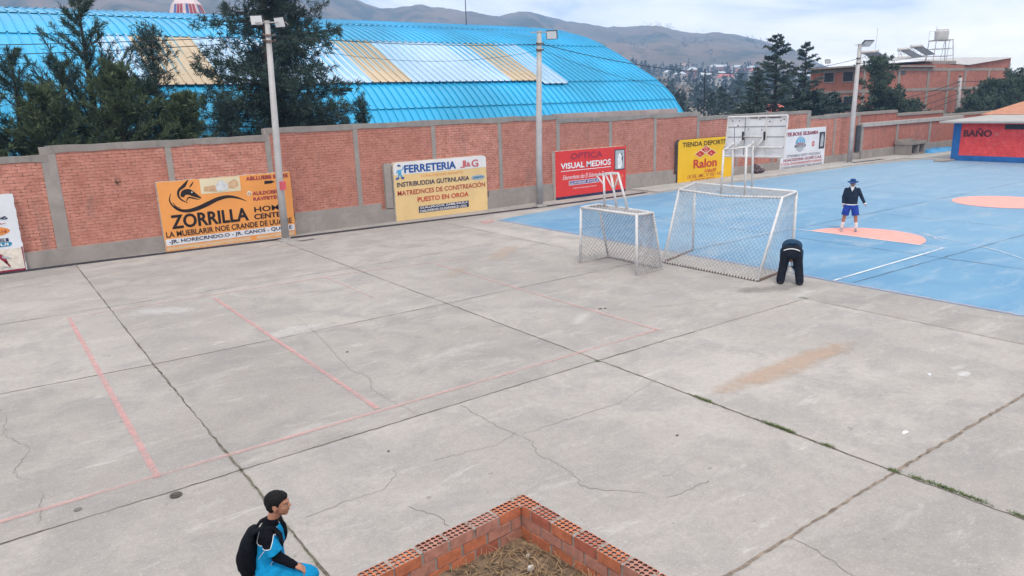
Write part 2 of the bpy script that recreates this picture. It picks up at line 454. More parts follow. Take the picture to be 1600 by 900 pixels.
CR = [[(-0.28, 13.83), (-0.2, 13.28), (-0.25, 12.57), (-0.15, 12.21), (0.02, 11.8), (-0.04, 11.47), (-0.2, 11.07), (-0.18, 10.83), (0.1, 10.4), (0.01, 9.82), (-0.05, 9.33)],
      [(5.32, 15.43), (5.19, 14.0), (4.82, 11.61), (4.94, 11.09), (4.72, 10.52), (4.73, 9.98), (4.8, 9.17)],
      [(5.49, 9.05), (5.48, 8.37), (5.47, 7.95), (5.55, 7.67), (5.57, 7.33), (5.39, 7.04), (5.42, 6.55), (5.39, 6.21), (5.27, 6.01), (5.45, 5.76), (5.75, 5.42)],
      [(5.57, 7.7), (5.15, 7.57), (4.77, 7.64), (4.24, 7.74)], [(5.61, 7.61), (6.06, 7.59), (6.77, 7.56), (7.38, 7.51), (8.6, 7.85)],
      [(2.41, 7.5), (2.97, 7.51), (3.41, 7.47), (3.65, 7.68), (3.71, 7.84)], [(3.42, 6.93), (3.58, 6.62), (3.59, 6.29)],
      [(5.59, 5.37), (5.98, 5.14), (6.55, 5.14)], [(6.25, 3.82), (6.25, 3.46), (6.16, 3.07)], [(10.2, 12.4), (11.0, 11.2), (12.3, 10.6), (13.8, 10.4)], [(9.6, 17.2), (10.2, 15.8), (11.4, 14.9)]]
mb = MB()
for s, c in enumerate(CR): jagged(c, .0075, s + 40, jit=.024, step=.06, z=0.004, mb=mb, broken=0.5, wmin=.3)
struct("concrete_cracks", mb, m_crack)

# court, kerb, markings
ground_poly("blue_court", [[(16.65, -14), (50.9, -14), (50.9, 23.5), (44.7, 24.55), (22.7, 24.68), (16.5, 23.7)]], m_blue, 0.004)
mb = MB()
for s, (pts, w) in enumerate([([(16.8, 9.1), (26, 8.8), (50, 8.6)], .035), ([(16.7, 14.4), (50, 14.1)], .03), ([(17, 19.7), (50, 19.3)], .025), ([(21.05, -5), (21.05, 24.5)], .022), ([(27.35, 0), (27.35, 24.5)], .016), ([(33.6, 0), (33.6, 24.5)], .014), ([(16.8, 3.8), (40, 3.6)], .02)]):
    jagged(pts, w, s + 61, mb=mb, z=0.009, step=.25, broken=.1)
struct("court_joints", mb, m_bjoint)
def strip(x0, y0, x1, y1, w):
    d = Vector((x1 - x0, y1 - y0)).normalized(); n = Vector((-d.y, d.x)) * w / 2
    return [(x0 + n.x, y0 + n.y), (x0 - n.x, y0 - n.y), (x1 - n.x, y1 - n.y), (x1 + n.x, y1 + n.y)]
def disc(cx, cy, r, a0=0, a1=360, n=48):
    return [(cx + r * math.cos(rad(a0 + (a1 - a0) * i / n)), cy + r * math.sin(rad(a0 + (a1 - a0) * i / n))) for i in range(n + (0 if a1 - a0 >= 360 else 1))]
ground_poly("pink_court_circles", [disc(22.45, 12.0, 1.78, -90, 90), disc(33.3, 12.05, 1.85)], m_pinkdisc, 0.012)
ground_poly("white_court_lines", [strip(16.65, 9.52, 22.4, 9.52, .07), strip(22.4, 9.49, 22.4, 14.6, .06)], m_white_line, 0.016)
pl = [strip(16.65, 14.55, 22.4, 14.55, .06), strip(16.7, 18.9, 30, 18.9, .06), strip(25.9, 14.9, 25.9, 20.6, .06), strip(33.3, 14.2, 33.3, 24.3, .06), strip(33.3, -3, 33.3, 9.8, .06)]
for (cx, cy, r, a0, a1) in ((46.5, 15.6, 1.9, 110, 215), (22.5, 12, 2.05, -60, -25), (17.5, 12, 6.6, -70, 70)):
    A = disc(cx, cy, r, a0, a1, 24)
    for p, q in zip(A[:-1], A[1:]): pl.append(strip(p[0], p[1], q[0], q[1], .06))
ground_poly("faded_court_lines", pl, m_white_faint, 0.020)
ground_poly("court_edge_line", [strip(16.65, -14, 16.6, 23.7, .09)], m_pink_faint, 0.014)
ground_poly("pink_corner_patch", [[(15.6, 23.2), (16.3, 23.5), (16.5, 24.0), (15.8, 23.9)]], m_pink, 0.010)
ground_poly("pink_volleyball_lines", [strip(1.27, 19.25, 1.27, 9.61, .085), strip(4.38, 18.85, 4.43, 9.75, .08)], m_pink, 0.012)
ground_poly("faded_volleyball_lines", [strip(-7, 9.66, 10.6, 9.66, .085), strip(1.27, 19.3, 8.5, 18.92, .07), strip(8.5, 18.92, 11.7, 18.3, .06), strip(10.54, 9.66, 10.5, 18.2, .08), strip(7.4, 18.9, 7.4, 16, .05)], m_pink_faint, 0.008)
def soft_stain_or_shadow(name, cx, cy, ang, hl, hw, col_, amt=.7):
    """dust smear, or shadow painted on the slab, with a soft ragged edge of its own"""
    M = Mat("dust_or_shade_" + name, 0.9, 0.15); v = M.mapped((1 / hl, 1 / hw, 1)); 
    mp = v.node; mp.vector_type = 'TEXTURE'; mp.inputs['Location'].default_value = (cx, cy, 0); mp.inputs['Rotation'].default_value = (0, 0, ang); mp.inputs['Scale'].default_value = (hl, hw, 1)
    sx = M.n('ShaderNodeSeparateXYZ'); M.l(v, sx.inputs[0])
    r = M.math('ADD', M.math('POWER', M.math('ABSOLUTE', sx.outputs[0]), 4.0), M.math('POWER', M.math('ABSOLUTE', sx.outputs[1]), 1.6))
    n = M.noise(2.2, 6, 0.7, 0.5); g = M.noise(22, 4, .7)
    r = M.math('ADD', r, M.math('MULTIPLY', M.math('SUBTRACT', n, 0.5), 2.4)); r = M.math('ADD', r, M.math('MULTIPLY', M.math('SUBTRACT', g, 0.5), .5))
    M.color(M.mix(g, col_, tuple(c * 1.15 for c in col_))); M.alpha(M.rng(r, -0.1, 1.3, amt, 0.0))
    c, q = math.cos(ang), math.sin(ang); h, w = hl * 1.35, hw * 2.2
    ground_poly(name, [[(cx + c * a - q * b, cy + q * a + c * b) for a, b in ((-h, -w), (h, -w), (h, w), (-h, w))]], M.m, 0.0095)
soft_stain_or_shadow("ochre_stain", 10.7, 6.78, rad(-1), 1.9, .30, (.50, .36, .265), .55)
soft_stain_or_shadow("ochre_stain", 12.9, 18.2, rad(38), 1.3, .35, (.52, .41, .33), .4)
soft_stain_or_shadow("ochre_stain", 10.4, 16.95, rad(40), .7, .3, (.50, .41, .34), .35)
soft_stain_or_shadow("grey_shadow", 14.9, 10.1, rad(-25), .9, .3, (.20, .19, .175), .35)  # soft shadow by the bent person's feet, painted on the slab
soft_stain_or_shadow("chalky_stain", 15.0, 9.3, rad(10), .5, .2, (.62, .6, .57), .5)
soft_stain_or_shadow("chalky_stain", 9.9, 11.25, rad(35), .5, .2, (.62, .6, .57), .5)
soft_stain_or_shadow("chalky_stain", 4.9, 14.6, rad(5), .6, .3, (.60, .58, .56), .5)
soft_stain_or_shadow("chalky_stain", 3.1, 18.3, rad(-30), .8, .4, (.60, .58, .56), .5)
soft_stain_or_shadow("chalky_stain", 12.4, 4.75, rad(-5), .16, .09, (.72, .71, .7), .5)

mb = MB()
dr = [(-12, 26.52), (2.2, 26.42), (5.6, 26.2), (8.8, 25.98), (14, 25.62), (19.7, 25.28), (24, 25.24), (26.6, 25.3)]
for a, b in zip(dr[:-1], dr[1:]):
    mb.sheet(strip(a[0], a[1], b[0], b[1], .2), 0.012)
struct("drain_slot", mb, m_black)
mb = MB()   # cast iron bars of the drain cover
for a, b in zip(dr[:-1], dr[1:]):
    L = math.dist(a, b); n = int(L / .09)
    for i in range(n):
        t = (i + .5) / n; x = a[0] + (b[0] - a[0]) * t; y = a[1] + (b[1] - a[1]) * t
        mb.box(x - .022, x + .022, y - .11, y + .11, 0.008, 0.022)
    for o in (-.115, .115):
        dx, dy = (b[0] - a[0]) / L, (b[1] - a[1]) / L
        mb.tube([(a[0] - dy * o, a[1] + dx * o, .012), (b[0] - dy * o, b[1] + dx * o, .012)], .016, 4)
struct("drain_grate", mb, m_grate)
mb = MB(); mb.box(26.9, 62, 24.78, 26.62, -0.05, 0.07)
struct("wall_walkway", mb, m_cement_lt)
ground_poly("far_drain_cover", [[(45.6, 25.3), (49.2, 25.1), (49.2, 25.5), (45.6, 25.6)]], m_grate, 0.076)
mb = MB(); mb.box(51.0, 66, 22.2, 24.78, -.05, 0.05); struct("concrete_apron", mb, m_cement_lt)

# grass and dirt in the joints: nobody could count it
mb = MB(); rng = random.Random(5)
def tuft(mb, x, y, n, h, sx, sy):
    for _ in range(n):
        px, py = x + rng.gauss(0, sx), y + rng.gauss(0, sy); a = rng.uniform(0, 6.28); l = h * rng.uniform(.4, 1.2)
        dx, dy = math.cos(a), math.sin(a)
        mb.add([(px - dy * .004, py + dx * .004, 0.003), (px + dy * .004, py - dx * .004, 0.003), (px + dx * l * .8, py + dy * l * .8, l * rng.uniform(.3, .8))], [(0, 1, 2)])
for (x, y, n, s) in ((8.45, 6.72, 130, .07), (8.45, 6.9, 60, .06), (8.46, 5.55, 180, .11), (8.46, 5.35, 140, .08), (8.46, 4.75, 70, .05), (8.48, 3.6, 60, .05), (8.5, 3.3, 150, .11), (8.5, 3.0, 110, .1), (8.5, 2.5, 90, .08), (8.45, 3.86, 60, .04), (14.7, 9.1, 60, .09), (8.4, 9.1, 20, .03)):
    tuft(mb, x, y, n * 2, .045, .02, s)
for i in range(260):
    y = rng.uniform(5.2, 9.6); tuft(mb, 2.17, y, 3, .018, .012, .03)
tag(mb.build("joint_grass", leaf("joint_weeds", (0.06, 0.10, 0.025), (0.11, 0.14, 0.045))), "short green weeds growing along the concrete joints", "grass", kind="stuff")

# ------------------------------------------------------------------ perimeter brick wall
wall = thing("brick_wall", "long red brick wall with grey cement pillars and painted advertisements", "wall", (0, 26.75, 0))
SEG = [(-14, 2.0, 3.42), (2.0, 8.75, 3.66), (8.75, 22.25, 3.90), (22.25, 32.1, 3.70), (32.1, 42.5, 3.46), (42.5, 48.4, 3.10)]
PIL = [-11.6, -8.2, -4.8, -1.4, 2.0, 5.42, 8.75, 12.15, 15.6, 18.95, 22.25, 25.6, 28.75, 32.1, 35.5, 38.95, 42.5, 45.5, 48.4]
def wz(x):
    for a, b, h in SEG:
        if a <= x < b: return h
    return SEG[-1][2]
for a, b in zip([-14] + PIL, PIL):
    h = wz((a + b) / 2)
    mb = MB(); mb.box(a + .05, b - .05, 26.75, 26.95, 0.3, h - .12); mb.build("brick_panel", m_brick, wall)
for p in PIL:
    h = max(wz(p - .1), wz(p + .1)); mb = MB()
    w = .2 if p in (2.0, 42.5) else .095
    mb.box(p - w, p + w, 26.728, 26.99, 0.35, h - .02); mb.build("pillar", m_cement, wall)
for a, b, h in SEG:
    mb = MB(); n = int((b - a) / .6); rr = random.Random(int(a * 7))
    rings = []
    for i in range(n + 1):
        x = a + (b - a) * i / n; lo = h - .20 + rr.uniform(-.035, .03); hi = h + rr.uniform(-.018, .018)
        rings.append([(x, 26.72, lo), (x, 27.0, lo), (x, 27.0, hi), (x, 26.72, hi)])
    mb.loft(rings); mb.build("coping_beam", m_coping, wall)
mb = MB()
mb.box(-14, 48.5, 26.62, 26.99, -.1, .52); mb.build("plinth", m_cement, wall)
mb = MB()
for a, b in ((9.45, 13.0), (18.2, 21.8), (26.6, 30.1)): mb.box(a, b, 26.66, 26.9, .5, .78)
mb.build("plinth_step", m_cement, wall)
mb = MB(); mb.box(22.3, 30.75, 27.05, 27.25, 3.3, 3.93)
tag(mb.build("parapet_beam", plaster("pink_grey_plaster", (0.40, 0.33, 0.31), amt=.3)), "narrow pinkish plastered beam along the top behind the red sign wall", "parapet")
lw = thing("low_brick_wall", "lower brick wall with a pale coping in front of the taller wall's end", "wall", (48.6, 26.6, 0))
for a, b in ((48.75, 53.2), (53.4, 58.0), (58.2, 63)):
    mb = MB(); mb.box(a, b, 26.62, 26.8, .2, 2.2); mb.build("brick_panel", m_brick2, lw)
for a in (48.65, 53.3, 58.1, 63.1):
    mb = MB(); mb.box(a - .14, a + .14, 26.58, 26.84, .2, 2.2); mb.build("pillar", m_cement, lw)
mb = MB(); mb.box(48.5, 63.3, 26.52, 26.86, 2.17, 2.42); mb.build("coping_beam", m_cement_lt, lw)
mb = MB(); mb.box(48.5, 63.3, 26.48, 26.84, -.1, .62); mb.build("plinth", m_cement, lw)
mb = MB(); mb.box(48.05, 48.45, 26.61, 26.76, .56, 2.3); tag(mb.build("dark_recess", simple("recess_shade", (.06, .065, .075))), "dark upright box painted as the shaded recess where the tall wall meets the low wall", "post")  # dark box standing in for the shaded recess between the two walls
bw = thing("rear_brick_wall", "brick wall stepping down behind the low wall near the toilet block", "wall", (48, 28.2, 0))
for a, b, h in ((47, 56.2, 3.08), (56.2, 63.5, 2.82), (63.5, 80, 2.5)):
    mb = MB(); mb.box(a, b, 28.2, 28.4, 0, h - .18); mb.build("brick_panel", m_brick2, bw)
    mb = MB(); mb.box(a, b, 28.14, 28.46, h - .2, h); mb.build("coping_beam", m_cement, bw)

# ------------------------------------------------------------------ painted advertisement signs
def text_mesh(s, bold=0.0, shear=0.0):
    cu = bpy.data.curves.new("t", 'FONT'); cu.body = s; cu.size = 1.0; cu.offset = bold; cu.shear = shear; cu.resolution_u = 3
    o = bpy.data.objects.new("t", cu); col.objects.link(o)
    dg = bpy.context.evaluated_depsgraph_get(); me = bpy.data.meshes.new_from_object(o.evaluated_get(dg))
    v = [p.co.copy() for p in me.vertices]; f = [tuple(p.vertices) for p in me.polygons]
    bpy.data.objects.remove(o); bpy.data.curves.remove(cu); bpy.data.meshes.remove(me)
    return v, f
SY = 26.50
def lettering(parent, s, x0, x1, z0, z1, mat, bold=0.018, shear=0.0, y=SY - .006, name="lettering", plane='y', px=0):
    v, f = text_mesh(s, min(bold, .010), shear)
    xb = max(0, bold - .010)
    ax = min(p.x for p in v); bx = max(p.x for p in v); ay = min(p.y for p in v); by = max(p.y for p in v)
    mb = MB()
    def mp(p):
        a = (p.x - ax) / (bx - ax); b = (p.y - ay) / (by - ay)
        if plane == 'y': return (x0 + (x1 - x0) * a, y, z0 + (z1 - z0) * b)
        return (px, x0 + (x1 - x0) * a, z0 + (z1 - z0) * b)
    dy = Vector((-.0012, 0, 0)) if plane != 'y' else Vector((0, -.0012, 0))
    for k, (ox, oy) in enumerate(((0, 0), (-xb, 0), (xb, 0), (0, xb * .7), (0, -xb * .7)) if xb else ((0, 0),)):
        mb.add([Vector(mp(p + Vector((ox, oy, 0)))) + dy * k for p in v], f)
    return mb.build(name, mat, parent)
def brush(mb, pts, ws, y, sub=6):
    """tapered brush stroke on the sign plane through (x, z) points"""
    P = [Vector((a, b, 0)) for a, b in pts]; Q = []; W = []
    n = len(P)
    for i in range(n - 1):
        p0, p1, p2, p3 = P[max(i - 1, 0)], P[i], P[i + 1], P[min(i + 2, n - 1)]
        for k in range(sub):
            t = k / sub
            Q.append(0.5 * ((2 * p1) + (p2 - p0) * t + (2 * p0 - 5 * p1 + 4 * p2 - p3) * t * t + (3 * p1 - p0 - 3 * p2 + p3) * t ** 3))
            W.append(ws[i] + (ws[i + 1] - ws[i]) * t)
    Q.append(P[-1]); W.append(ws[-1]); E = []
    for i, q in enumerate(Q):
        d = (Q[min(i + 1, len(Q) - 1)] - Q[max(i - 1, 0)]).normalized(); s = Vector((-d.y, d.x, 0)) * W[i] / 2
        E.append((q + s, q - s))
    for a, b in zip(E[:-1], E[1:]):
        mb.quad((a[1].x, y, a[1].y), (b[1].x, y, b[1].y), (b[0].x, y, b[0].y), (a[0].x, y, a[0].y))
def plate(parent, name, poly, mat, y):
    mb = MB(); mb.add([(a, y, b) for a, b in poly], [tuple(range(len(poly)))]); return mb.build(name, mat, parent)
def rect(x0, x1, z0, z1): return [(x0, z0), (x1, z0), (x1, z1), (x0, z1)]
def panel(parent, x0, x1, z0, z1, mat, r=0.0, edge=None, jag=0.0, seed=1):
    """thick plastered sign slab, optionally with rounded top corners and a chipped rim"""
    rr = random.Random(seed); out = []
    out += [(x0, z0), (x1, z0)]
    def run(a, b):
        n = max(2, int(math.dist(a, b) / .07))
        return [(a[0] + (b[0] - a[0]) * i / n + (rr.uniform(-jag, jag) if 0 < i < n else 0), a[1] + (b[1] - a[1]) * i / n + (rr.uniform(-jag, jag) if 0 < i < n else 0)) for i in range(1, n + 1)]
    if r:
        out += run((x1, z0), (x1, z1 - r)); out += [(x1 - r + r * math.cos(t), z1 - r + r * math.sin(t)) for t in [math.pi / 2 * i / 6 for i in range(1, 7)]]
        out += run((x1 - r, z1), (x0 + r, z1)); out += [(x0 + r - r * math.sin(t), z1 - r + r * math.cos(t)) for t in [math.pi / 2 * i / 6 for i in range(1, 7)]]
        out += run((x0, z1 - r), (x0, z0))[:-1]
    else:
        out += run((x1, z0), (x1, z1)) + run((x1, z1), (x0, z1)) + run((x0, z1), (x0, z0))[:-1]
    mb = MB(); n = len(out)
    mb.v = [Vector((a, SY, b)) for a, b in out] + [Vector((a, 26.74, b)) for a, b in out]
    mb.face(range(n)); mb.mi = 1
    for i in range(n):
        j = (i + 1) % n; mb.face((i, i + n, j + n, j))
    return mb.build("panel", [mat, edge or m_cement], parent)

pc = lambda n, c, r=.55: simple(n, c, r, 0.15, 6)
k_black = pc("black_letter_paint", (0.018, 0.013, 0.014)); k_navy = pc("navy_letter_paint", (0.025, 0.03, 0.075))
k_blue = pc("blue_letter_paint", (0.018, 0.09, 0.30)); k_red = pc("red_letter_paint", (0.55, 0.045, 0.028))
k_dred = pc("brick_red_letter_paint", (0.42, 0.055, 0.04)); k_white = pc("white_letter_paint", (0.80, 0.78, 0.77))
k_orange = pc("orange_letter_paint", (0.72, 0.26, 0.06)); k_maroon = pc("maroon_letter_paint", (0.30, 0.03, 0.06)); k_grey = pc("grey_letter_paint", (0.24, 0.24, 0.28))
k_sky = pc("sky_blue_paint", (0.10, 0.38, 0.62)); k_pinkred = pc("coral_letter_paint", (0.56, 0.14, 0.14)); k_picgrey = pc("picture_grey", (0.42, 0.44, 0.46)); k_picdark = pc("picture_dark", (0.05, 0.05, 0.06))
k_violet = pc("violet_letter_paint", (0.09, 0.06, 0.24)); k_cream = pc("cream_paint", (0.78, 0.70, 0.52)); k_teal = pc("teal_paint", (0.03, 0.26, 0.42))
chip = plaster("chipped_white_plaster", (0.55, 0.50, 0.45))
y1, y2, y3 = SY - .006, SY - .012, SY - .018

# orange furniture sign
s = thing("advertisement_sign", "orange furniture shop sign with a black fox emblem and ZORRILLA lettering", "sign", (7.1, SY, 0))
panel(s, 4.87, 9.36, -0.02, 2.33, sign_paint("orange_sign_paint", (0.82, 0.33, 0.085)), edge=chip, jag=.012, seed=2)
plate(s, "white_band", rect(4.9, 9.33, 0.19, 0.415), sign_paint("white_band_paint", (0.74, 0.73, 0.74)), y1)
m_flk = sign_paint("flaked_peach", (0.70, 0.47, 0.28), amt=.9); rr = random.Random(8)
for (a, b) in ((4.9, 6.35), (6.35, 7.7), (7.9, 9.3)):
    mb = MB(); top = [(a + (b - a) * i / 20, .155 + rr.uniform(-.03, .02)) for i in range(21)]; bot = [(a + (b - a) * i / 20, .03 + rr.uniform(-.02, .03)) for i in range(21)]
    for i in range(20): mb.quad((bot[i][0], y1, bot[i][1]), (bot[i + 1][0], y1, bot[i + 1][1]), (top[i + 1][0], y1, top[i + 1][1]), (top[i][0], y1, top[i][1]))
    mb.build("flaked_strip", m_flk, s)
mb = MB(); brush(mb, [(5.27, 1.93), (5.2, 1.72), (5.27, 1.52), (5.46, 1.36), (5.72, 1.30), (6.05, 1.35), (6.4, 1.47), (6.75, 1.6), (7.1, 1.645), (7.42, 1.57), (7.72, 1.42)], [.01, .04, .05, .09, .11, .14, .15, .13, .10, .06, .005], y1); mb.build("emblem_stroke", k_black, s)
mb = MB(); brush(mb, [(5.86, 2.33), (5.71, 2.15), (5.54, 2.02), (5.49, 1.86), (5.56, 1.70), (5.76, 1.56)], [.02, .11, .08, .07, .05, .01], y1); mb.build("emblem_stroke", k_black, s)
mb = MB(); brush(mb, [(6.02, 2.25), (5.95, 2.16), (5.88, 2.08)], [.02, .05, .03], y1); mb.build("emblem_stroke", k_black, s)
mb = MB(); brush(mb, [(5.60, 1.78), (5.68, 1.91), (5.83, 1.93), (5.97, 1.84), (6.10, 1.75), (6.22, 1.68)], [.10, .18, .20, .16, .09, .01], y1); mb.build("emblem_stroke", k_black, s)
mb = MB(); brush(mb, [(5.72, 1.62), (5.80, 1.74), (5.94, 1.71), (6.06, 1.665), (6.17, 1.65)], [.02, .045, .05, .03, .01], y1); mb.build("emblem_stroke", k_black, s)
mb = MB(); brush(mb, [(5.29, 1.62), (5.36, 1.49), (5.5, 1.42)], [.02, .03, .01], y2); mb.build("emblem_stroke", k_black, s)
plate(s, "emblem_eye", disc(5.93, 1.91, .025, n=10), k_white, y2)
lettering(s, "ZORRILLA", 5.16, 7.70, .745, 1.20, k_black, .035)
lettering(s, "HOME", 7.94, 9.05, 1.00, 1.19, k_black, .02)
lettering(s, "CENTER", 7.91, 9.05, .75, .93, k_black, .03)
lettering(s, "LA MUEBLARIR NOE CRANDE DE UUADIE", 4.94, 9.25, .475, .665, k_black, .02)
lettering(s, "-JR. HORECRNDO.O - JR. CANOS - QUELLE", 5.0, 9.22, .225, .385, k_navy, .02, y=y2)
lettering(s, "ABLLUEBB BIEEEE", 7.78, 9.28, 2.14, 2.27, k_maroon, .035)
lettering(s, "AULDOBELE", 7.95, 8.98, 1.605, 1.73, k_maroon, .03)
lettering(s, "RAVFETEC", 7.95, 8.92, 1.405, 1.53, k_maroon, .03)
plate(s, "arrow", [(8.40, 1.96), (8.66, 1.97), (8.78, 2.02), (8.66, 2.07), (8.41, 2.075)], k_black, y1)
plate(s, "round_mark", disc(7.83, 1.69, .085), k_cream, y1)
lettering(s, "Cs", 7.78, 7.88, 1.65, 1.73, k_dred, .02, y=y2)
pb = plate(s, "picture", rect(6.22, 7.56, 1.81, 2.315), sign_paint("picture_cream", (0.72, 0.62, 0.42)), y1)
plate(pb, "bed_picture", [(6.32, 1.9), (6.75, 1.85), (6.78, 2.04), (6.66, 2.08), (6.34, 2.05)], pc("tan_picture", (0.58, 0.36, 0.2)), y2)
plate(pb, "basket_picture", [(7.12, 1.96), (7.3, 1.9), (7.48, 1.97), (7.5, 2.14), (7.36, 2.24), (7.16, 2.12)], pc("tan_picture_two", (0.58, 0.38, 0.22)), y2)
plate(pb, "sofa_picture", [(6.75, 1.86), (7.1, 1.88), (7.14, 2.02), (7.02, 2.19), (6.92, 2.24), (6.82, 2.17), (6.72, 2.06)], pc("pale_picture", (0.62, 0.62, 0.62)), y3)

# yellow hardware sign
s = thing("advertisement_sign", "pale yellow hardware shop sign reading FERRETERIA on a white top band", "sign", (15.8, SY, 0))
panel(s, 13.54, 18.0, -0.03, 2.345, sign_paint("pale_yellow_paint", (0.78, 0.54, 0.25)), r=.16, edge=chip, jag=.008, seed=3)
plate(s, "white_band", [(13.545, 1.845), (17.995, 1.845), (17.995, 2.2), (17.95, 2.3), (17.86, 2.34), (13.7, 2.34), (13.59, 2.28), (13.545, 2.18)], sign_paint("white_top_paint", (0.75, 0.72, 0.70)), y1)
lettering(s, "FERRETERIA", 14.03, 16.45, 1.905, 2.205, k_blue, .04, y=y2)
lettering(s, "J", 16.68, 16.95, 1.9, 2.2, k_pinkred, .03, y=y2); lettering(s, "G", 17.25, 17.59, 1.9, 2.2, k_pinkred, .03, y=y2); lettering(s, "&", 16.98, 17.21, 1.93, 2.12, k_pinkred, .025, y=y2)
lettering(s, "CUPAUDICION RIPOESTE", 14.76, 16.8, 1.67, 1.77, k_orange, .01)
lettering(s, "INSTRIBUDDIA GUTRNLARIA", 13.66, 17.1, 1.36, 1.55, k_navy, .025)
lettering(s, "MATREDNCES DE CONSTREACIÓN", 13.66, 17.9, 1.015, 1.26, k_dred, .018)
lettering(s, "PUESTO EN OROA", 14.55, 17.03, .68, .875, k_red, .025)
plate(s, "navy_box", rect(14.58, 17.02, .225, .495), k_navy, y1)
lettering(s, "GLALLMUONK ZABEJ INUILA", 14.64, 16.96, .37, .48, k_white, .02, y=y2)
lettering(s, "DAUXERVEI DUDIFEIMCE UDG", 14.64, 16.9, .245, .345, k_white, .02, y=y2)
mb = MB()
for pts, w in (([(13.80, 2.05), (13.81, 1.88)], [.15, .17]), ([(13.80, 1.88), (13.73, 1.74)], [.08, .06]), ([(13.83, 1.88), (13.92, 1.75)], [.08, .06]), ([(13.88, 2.02), (13.97, 2.08), (13.97, 2.17)], [.05, .04, .04]), ([(13.72, 2.02), (13.66, 1.92)], [.05, .04])): brush(mb, pts, w, y2)
mb.build("worker_picture", k_sky, s)
mb = MB()
brush(mb, [(13.62, 1.70), (13.70, 1.71), (13.78, 1.73)], [.06, .09, .04], y3); brush(mb, [(13.86, 1.73), (13.94, 1.71), (14.0, 1.73)], [.05, .09, .04], y3); brush(mb, [(13.72, 2.2), (13.79, 2.22), (13.87, 2.18)], [.05, .08, .04], y3)
mb.build("worker_boots_and_cap", k_blue, s)
plate(s, "worker_face", disc(13.79, 2.13, .05, n=12), k_cream, y2)
plate(s, "oval_mark", [(17.55 + .36 * math.cos(t * .2617), 1.44 + .115 * math.sin(t * .2617)) for t in range(24)], k_picgrey, y1)
lettering(s, "CEMENTO", 17.28, 17.84, 1.40, 1.49, k_teal, .03, y=y2)
mb = MB(); mb.box(13.2, 13.5, 26.6, 26.9, .55, 2.32); tag(mb.build("concrete_stub", m_cement), "short concrete post standing at the left edge of the hardware sign", "post")

# red optician sign
s = thing("advertisement_sign", "bright red optician sign reading OPTICA VISUAL MEDIOS with a portrait", "sign", (24.1, SY, 0))
panel(s, 21.87, 26.42, -0.05, 2.25, sign_paint("red_sign_paint", (0.70, 0.042, 0.038), (0.75, 0.45, 0.4), .5), edge=chip, jag=.008, seed=4)
plate(s, "dark_base_band", rect(21.875, 26.4, -0.04, .13), k_navy, y1)
lettering(s, "OPTICA", 22.8, 24.83, 1.825, 2.11, k_maroon, .02)
lettering(s, "VISUAL MEDIOS", 22.2, 25.38, 1.41, 1.68, k_white, .03)
plate(s, "underline", rect(22.2, 25.4, 1.295, 1.325), k_white, y1)
lettering(s, "Edumvrdente des El Sidema de Essmerel", 22.3, 25.5, .91, 1.12, k_white, .0, .35)
bx = plate(s, "violet_box", rect(22.68, 24.62, .62, .83), k_white, y1)
plate(bx, "violet_fill", rect(22.71, 24.59, .645, .81), k_violet, y2)
lettering(s, "LLANGAR AVOLA", 22.76, 24.54, .67, .785, k_white, .01, .2, y=y3)
lettering(s, "mel.el.enmettpoauon.fo", 22.93, 24.43, .42, .51, k_white, .0, .3)
fr = plate(s, "portrait_frame", rect(25.64, 26.35, 1.10, 2.11), k_picdark, y1)
plate(fr, "portrait", rect(25.69, 26.30, 1.15, 2.06), k_picgrey, y2)
plate(fr, "portrait_figure", [(25.86, 1.17), (26.1, 1.17), (26.14, 1.5), (26.16, 1.8), (26.05, 1.93), (25.93, 1.92), (25.86, 1.8), (25.84, 1.5)], k_white, y3)
plate(fr, "portrait_hair", [(26.02, 1.93), (26.12, 1.9), (26.2, 1.7), (26.17, 1.45), (26.10, 1.6), (26.12, 1.8)], k_picdark, y3 - .004)

# yellow sports shop sign
s = thing("advertisement_sign", "strong yellow sports shop sign with red diamond emblem, TIENDA DEPORTIVA", "sign", (32.5, SY, 0))
panel(s, 30.27, 34.8, -0.03, 2.31, sign_paint("strong_yellow_paint", (0.82, 0.47, 0.012), (0.5, 0.3, 0.05), .3), r=.2, edge=simple("dark_sign_edge", (.09, .08, .08)), seed=5)
lettering(s, "TIENDA DEPORTIVA", 30.6, 34.66, 1.92, 2.165, k_black, .02)
mb = MB()
for c in ((32.5, 1.70), (32.04, 1.49), (32.97, 1.49)):
    mb.add([(c[0], y1, c[1] - .2), (c[0] + .43, y1, c[1]), (c[0], y1, c[1] + .2), (c[0] - .43, y1, c[1])], [(0, 1, 2, 3)])
mb.build("diamond_emblem", k_red, s)
mb = MB()
for c in ((32.5, 1.70), (32.04, 1.49), (32.97, 1.49)):
    q = [(c[0], c[1] - .2), (c[0] + .43, c[1]), (c[0], c[1] + .2), (c[0] - .43, c[1]), (c[0], c[1] - .2)]
    for a, b in zip(q[:-1], q[1:]): brush(mb, [a, b], [.022, .022], y2, 1)
A = disc(32.5, 1.70, .1, n=14)
for a, b in zip(A, A[1:] + A[:1]): brush(mb, [a, b], [.025, .025], y2, 1)
mb.build("emblem_outline", k_cream, s)
lettering(s, "L", 31.98, 32.08, 1.44, 1.53, k_cream, .01, y=y2); lettering(s, "L", 32.92, 33.02, 1.44, 1.53, k_cream, .01, y=y2)
lettering(s, "Ralon", 31.53, 33.45, .735, 1.20, k_red, .035)
lettering(s, "Ude30", 32.46, 33.42, .455, .64, k_red, .03, .25)
lettering(s, "DE SEE. AMC. Nº 065 / NG", 31.05, 33.9, .225, .41, k_dred, .01, .15)
lettering(s, "AV. LIPORCNEI ANTOGO  ·", 31.28, 33.5, .04, .165, k_dred, .01, .15)

